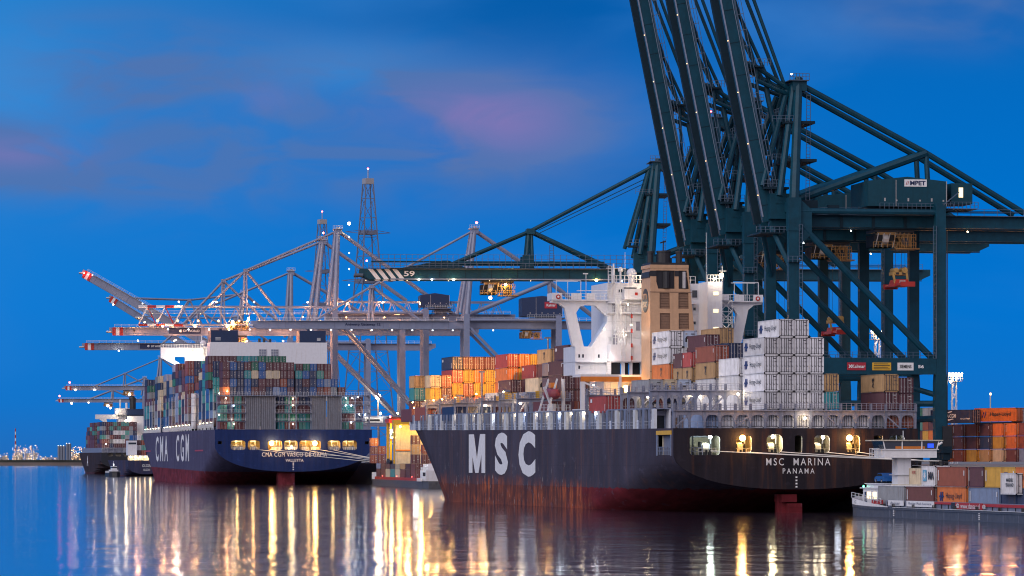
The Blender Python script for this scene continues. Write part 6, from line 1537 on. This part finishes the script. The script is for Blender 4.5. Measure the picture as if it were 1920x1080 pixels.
for i, (px, D, cols) in enumerate(((702, 1180, ["rust", "brown", "orange"]), (716, 1150, ["brown", "rust"]), (780, 1060, ["maroon", "tan", "brown"]), (800, 1045, ["brown", "rust"]), (818, 1030, ["orange", "brown"]))):
    for t_, c in enumerate(cols):
        Fc = Frame((px-960)/F0*D, D, 5)
        container(Fc, 0, 0, 7.45+2.62*t_, c, f"{CN[c]} container, {ORD[t_+1]} in {ORDF[i+1]} stack, quay between the ships", "containers on the quay between the ships", L=6.06, H=2.59, near=False)
    light(Frame((px-960)/F0*D, D, 5), 1, -5, 15, 900, (1, .58, .16), .5)
# lit canopy behind the black bow
FC = Frame((790-960)/F0*1090, 1090, 5)
SH = root("quay_shed", FC, "yellow lit shed on the quay behind the black bow", "shed")
MB(creamp, orangep, yel).box(-7, 8, 6, 7, 7.4, 18.4, 0).box(-8, 8, -1, 7, 18.4, 19.8, 2).box(-7, 8, 5.8, 6, 11, 11.4, 1).build("wall", SH)
for x in (-6, 0, 6): MB(LO).ball((x, 0, 17.9), .3).build("lamp", SH); light(FC, x, 1.5, 17, 1300, (1, .62, .15), .5)
MB(yel).box(-8, -7.5, -1, -.5, 7.4, 18.4).box(7.5, 8, -1, -.5, 7.4, 18.4).build("post", SH)

# ------------------------------------------------------------------ yard stacks at the right
FY_ = Frame((1862-960)/F0*792, 792, 9)
GY = "containers in the yard at the right"
k = 0
def pxf(px, D): return (px-960)/F0*D
cols_y = [["orange", "rust", "rust"], ["rust", "brown", "brown"], ["yellow", "maroon", "rust"], ["tan", "navy", "maroon"], ["cream", "yellow", "orange"], ["brown", "orange", "orange"], ["steel", "rust", "brown"], ["orange", "cream", "cream"], ["brown", "black", "steel"], ["rust", "red", "cream"], ["brown", "tan", "brown"], ["maroon", "navy", "steel"], ["cream", "yellow", "orange"], ["brown", "tan", "tan"], ["rust", "brown", "brown"]]
for i, cs in enumerate(cols_y):
    px = 1780+i*25; D = 801-i*6.3
    if i > 6: break
    for t_, c in enumerate(cs):
        Fc = Frame(pxf(px, D), D, 12.5)
        container(Fc, 1.2, 0, 8.0+2.62*t_+(0 if QZ < 8 else 0), c, f"{CN[c]} container, {['lowest', 'middle', 'third'][t_]} tier, {ORDF[i+1]} stack right of the thick crane leg", GY, L=6.06, H=2.6, side="small" if i % 2 else None)
# the two long boxes on top and those behind
lc = Frame(pxf(1776, 799), 797, 50)
def ybox(px, D, z, c, lab, L=12.19, ang=-56, txt=None, near=True):
    Fc = Frame(pxf(px, D), D, ang); o = container(Fc, 0, 0, z, c, lab, GY, L=L, H=2.8, near=near)
    return o
def yside(px, D, z, c, lab, w, texts=(), L=12.19):
    """a box whose long side faces the camera"""
    Fc = Frame(pxf(px, D), D, 38); o = container(Fc, 1.22, -L, z, c, lab, GY, L=L, H=2.8)
    for (s_, ww, hh, yy_, zz_, mt) in texts: lettering(s_, ww, hh, mt, o, (-1.24, yy_, zz_), 'x', bold=.02, th=.02)
    return o
o = yside(1744, 792, 15.9, "navy", "dark blue container lettered CMA CGM on top of the yard stacks", 12, [("CMA CGM", 3.9, .8, 6.6, 1.5, whitep), ("ECO CONTAINER", 2.8, .3, 2.0, .9, whitep)])
MB(whitep).prism([(7.6, 2.2), (6.0, 2.45), (5.6, 2.35), (7.4, 2.0)], 'x', -1.27, -1.24).prism([(7.2, .75), (5.6, .95), (5.2, .85), (6.8, .5)], 'x', -1.27, -1.24).build("logo", o)
yside(1826, 786, 16.2, "orange", "orange container with a dark Hapag-Lloyd logo on top of the yard stacks at the right", 12, [("Hapag-Lloyd", 5.8, .95, 4.6, 1.4, logok), ("//", 1.3, 1.2, 9.2, 1.4, logob)])
yside(1826, 794, 13.4, "black", "black container directly below the orange Hapag-Lloyd box of the yard", 12)
yside(1896, 780, 15.9, "steel", "steel blue container end at the right border above the yard stacks", 12)
for i, (px, D, cs) in enumerate(((1724, 880, ["grey", "maroon", "green", "green"]), (1730, 878, ["brown", "maroon", "sea", "green"]), (1736, 876, ["cream", "grey", "steel", "cream"]), (1745, 872, ["orange", "yellow", "rust", "grey"]), (1756, 866, ["yellow", "orange", "maroon", "grey"]), (1718, 884, ["maroon", "grey", "navy"]))):
    for t_, c in enumerate(cs):
        Fc = Frame(pxf(px, D), D, 12); container(Fc, 1.2, 0, 9.9+2.62*t_, c, f"{CN[c]} container, {ORD[t_+1]} tier, {['second', 'third', 'fourth', 'fifth', 'sixth', 'first'][i]} stack left of the thick crane leg", GY, L=6.06, H=2.6)
mb = MB(concrete); mb.box(40, 420, 20, 200, 7.4, 8.0) if False else None
for px, D, z, e in ((1775, 770, 24, 2300), (1800, 765, 26, 2300), (1850, 755, 26, 2300), (1895, 750, 26, 2300), (1742, 850, 24, 1600)):
    F_ = Frame(pxf(px, D), D, 0); light(F_, 0, 0, z, e*1.3, (1, .36, .08), 1.0, name="yard_floodlight")
# ------------------------------------------------------------------ light masts
def mast(px, D, ztop, zb, label, e=1500, w=1.3):
    F_ = Frame(pxf(px, D), D, 10); m_ = root("light_mast", F_, label, "light mast", "floodlight masts")
    mb = MB(rail, galv); n = int((ztop-zb)/3)
    for (a, b2) in ((-w/2, -w/2), (w/2, -w/2), (w/2, w/2), (-w/2, w/2)): mb.beam((a, b2, zb), (a*.7, b2*.7, ztop), .16, m=0)
    for k in range(n):
        z0, z1 = lerp(zb, ztop, k/n), lerp(zb, ztop, (k+1)/n); mb.beam((-w/2, -w/2, z0), (w/2, -w/2, z1), .1, m=0); mb.beam((w/2, w/2, z0), (-w/2, w/2, z1), .1, m=0); mb.beam((-w/2, -w/2, z0), (-w/2, w/2, z1), .1, m=0)
    mb.build("lattice", m_)
    mb = MB(galv); mb.box(-1.8, 1.8, -1.2, 1.2, ztop-.2, ztop, 0); mb.railing((-1.8, -1.2, ztop-1.5), (1.8, -1.2, ztop-1.5), 1.2, 6, .05); mb.box(-1.6, 1.6, -1, 1, ztop-1.6, ztop-1.5, 0); mb.build("platform", m_)
    for k in range(5): MB(LW).ball((-1.6+.8*k, -1.3, ztop+.3), .27).build("lamp", m_)
    light(F_, 0, -2.5, ztop, e, (1, .7, .4), .6)
mast(1645, 900, 38.2, 7.4, "floodlight mast seen between the dark crane legs, above the teal portal beam"); mast(1789, 960, 29.6, 7.4, "floodlight mast right of the nearest crane, above the yard stacks"); 
F_ = Frame(pxf(709, 1500), 1500, 0); fm = root("floodlight_pole", F_, "bright warm floodlight on a pole in the gap right of the blue ship", "floodlight")
MB(galv).tube((0, 0, 7.4), (0, 0, 33), .3, 6).build("pole", fm); MB(LW).ball((0, -.6, 33.2), 1.1).build("lamp", fm); light(F_, 0, -3, 33, 4000, (1, .72, .4), .6)
F_ = Frame(pxf(1857, 1300), 1300, 0); fm = root("floodlight_pole", F_, "thin distant pole with a small lamp at the right, above the yard stacks", "floodlight")
MB(galv).tube((0, 0, 7.4), (0, 0, 30.5), .22, 6).build("pole", fm); MB(LF).ball((0, -.4, 30.8), .45).build("lamp", fm)
# ------------------------------------------------------------------ pylons
def pylon(px, D, H, label, arms):
    F_ = Frame(pxf(px, D), D, 25); p = root("pylon", F_, label, "pylon", "river crossing pylons")
    mb = MB(dpwd, redp); n = 15
    def w(z): return lerp(30, 4.6, min(1, z/H)**.85)/2
    for (a, b2) in ((-1, -1), (1, -1), (1, 1), (-1, 1)):
        for k in range(n):
            z0, z1 = H*k/n, H*(k+1)/n; mb.beam((a*w(z0), b2*w(z0), z0+4), (a*w(z1), b2*w(z1), z1+4), .6, m=0)
            mb.beam((a*w(z0), b2*w(z0), z0+4), (-b2*w(z1)*1., a*w(z1), z1+4), .26, m=0); mb.beam((a*w(z1), b2*w(z1), z1+4), (-b2*w(z1), a*w(z1), z1+4), .22, m=0)
    mb.build("lattice", p); mb = MB(galv)
    for z, L_ in arms:
        mb = MB(dpwd)
        for s_ in (-1, 1): mb.beam((0, s_*2.4, z), (s_*L_, 0, z+1.2), .35); mb.beam((0, -s_*2.4, z+3), (s_*L_, 0, z+1.2), .3)
        mb.box(-w(z), w(z), -w(z), w(z), z-.3, z+2.2); mb.build("crossarm", p)
    mb = MB(galv); mb.box(-2.8, 2.8, -2.8, 2.8, H+1, H+4.4); mb.tube((0, 0, H+4), (0, 0, H+10), .3, 6); mb.build("top_platform", p); MB(LR).ball((0, 0, H+10.4), .55).build("lamp", p)
pylon(690, 2370, 178, "taller, nearer steel lattice pylon in the middle distance", ((148, 15), (118, 17)))
pylon(604, 2900, 186, "smaller lattice pylon left of the taller one, rising behind the pale cranes", ((150, 14), (125, 16)))
# ------------------------------------------------------------------ industry on the far bank
def plant(px0, px1, ytop, n, label, D=6700, cold=.25, seed=1):
    r_ = random.Random(seed); x0, x1 = pxf(px0, D), pxf(px1, D); zt = CAMH+(864-ytop)/F0*D
    F_ = Frame((x0+x1)/2, D, 0, 9.5); p = root("refinery", F_, label, "refinery", "plants on the far bank"); w = (x1-x0)/2; h = zt-9.5
    mb = MB(creamp, silo, galv)
    for k in range(9):
        xx = r_.uniform(-w, w*.9); ww = r_.uniform(2, 6); hh = h*r_.uniform(.2, .62); mb.box(xx, xx+ww, -3+k*.9, 6+k*.9, 0, hh, k % 3)
        for z in range(3, int(hh), 4): mb.box(xx-.6, xx+ww+.6, -3.5+k*.9, -3+k*.9, z, z+.5, 2)
    for k in range(5):
        xx = r_.uniform(-w, w); mb.tube((xx, -5, 0), (xx, -5, h*r_.uniform(.4, 1.0)), r_.uniform(.5, 1.2), 8, 2)
    for z in (h*.2, h*.45, h*.7): mb.box(-w, w, -6, -5.4, z, z+.8, 2)
    mb.build("process_frame", p)
    mw, mc = MB(LF), MB(LFC)
    for k in range(n):
        xx, zz = r_.uniform(-w, w), h*r_.random()**1.3; (mc if r_.random() < cold else mw).ball((xx, -7.5, zz+1), r_.uniform(.3, .75), 0, 5, 4)
    mw.build("lamps_warm", p, kind="stuff"); mc.build("lamps_cold", p, kind="stuff")
plant(24, 74, 836, 120, "brightly lit refinery on the far bank, left of the grey silos", seed=3)
plant(132, 160, 838, 80, "brightly lit plant on the far bank, right of the grey silos, beside the far ship", seed=5)
plant(0, 17, 850, 10, "small lit plant on the far bank at the left border", seed=7); plant(74, 108, 856, 14, "low dark works with few lamps between the refinery and the silos", seed=8)
for i, px in enumerate((110.5, 115.5, 120.5, 126, 131)):
    F_ = Frame(pxf(px, 6650), 6650, 0, 9.5); s_ = root("silo", F_, f"grey cylindrical silo on the far bank, {ORDF[i+1]} from the left", "silo", "silos on the far bank")
    hh = 24 if i < 3 else 28; MB(silo, galv).tube((0, 0, 0), (0, 0, hh), 2.35, 16, 0).tube((0, 0, hh), (0, 0, hh+1), 2.0, 12, 1, .5).build("tank", s_); MB(LFC).ball((-1, -2.6, hh+1), .7).build("lamp", s_)
F_ = Frame(pxf(29, 7000), 7000, 0, 9.5); ch = root("chimney", F_, "tall thin red and white striped chimney on the far bank", "chimney")
mb = MB(whitep, redp)
for k in range(10): mb.tube((0, 0, 9*k*.64), (0, 0, 9*(k+1)*.64), 1.5-.06*k, 8, k % 2)
mb.build("stack", ch)
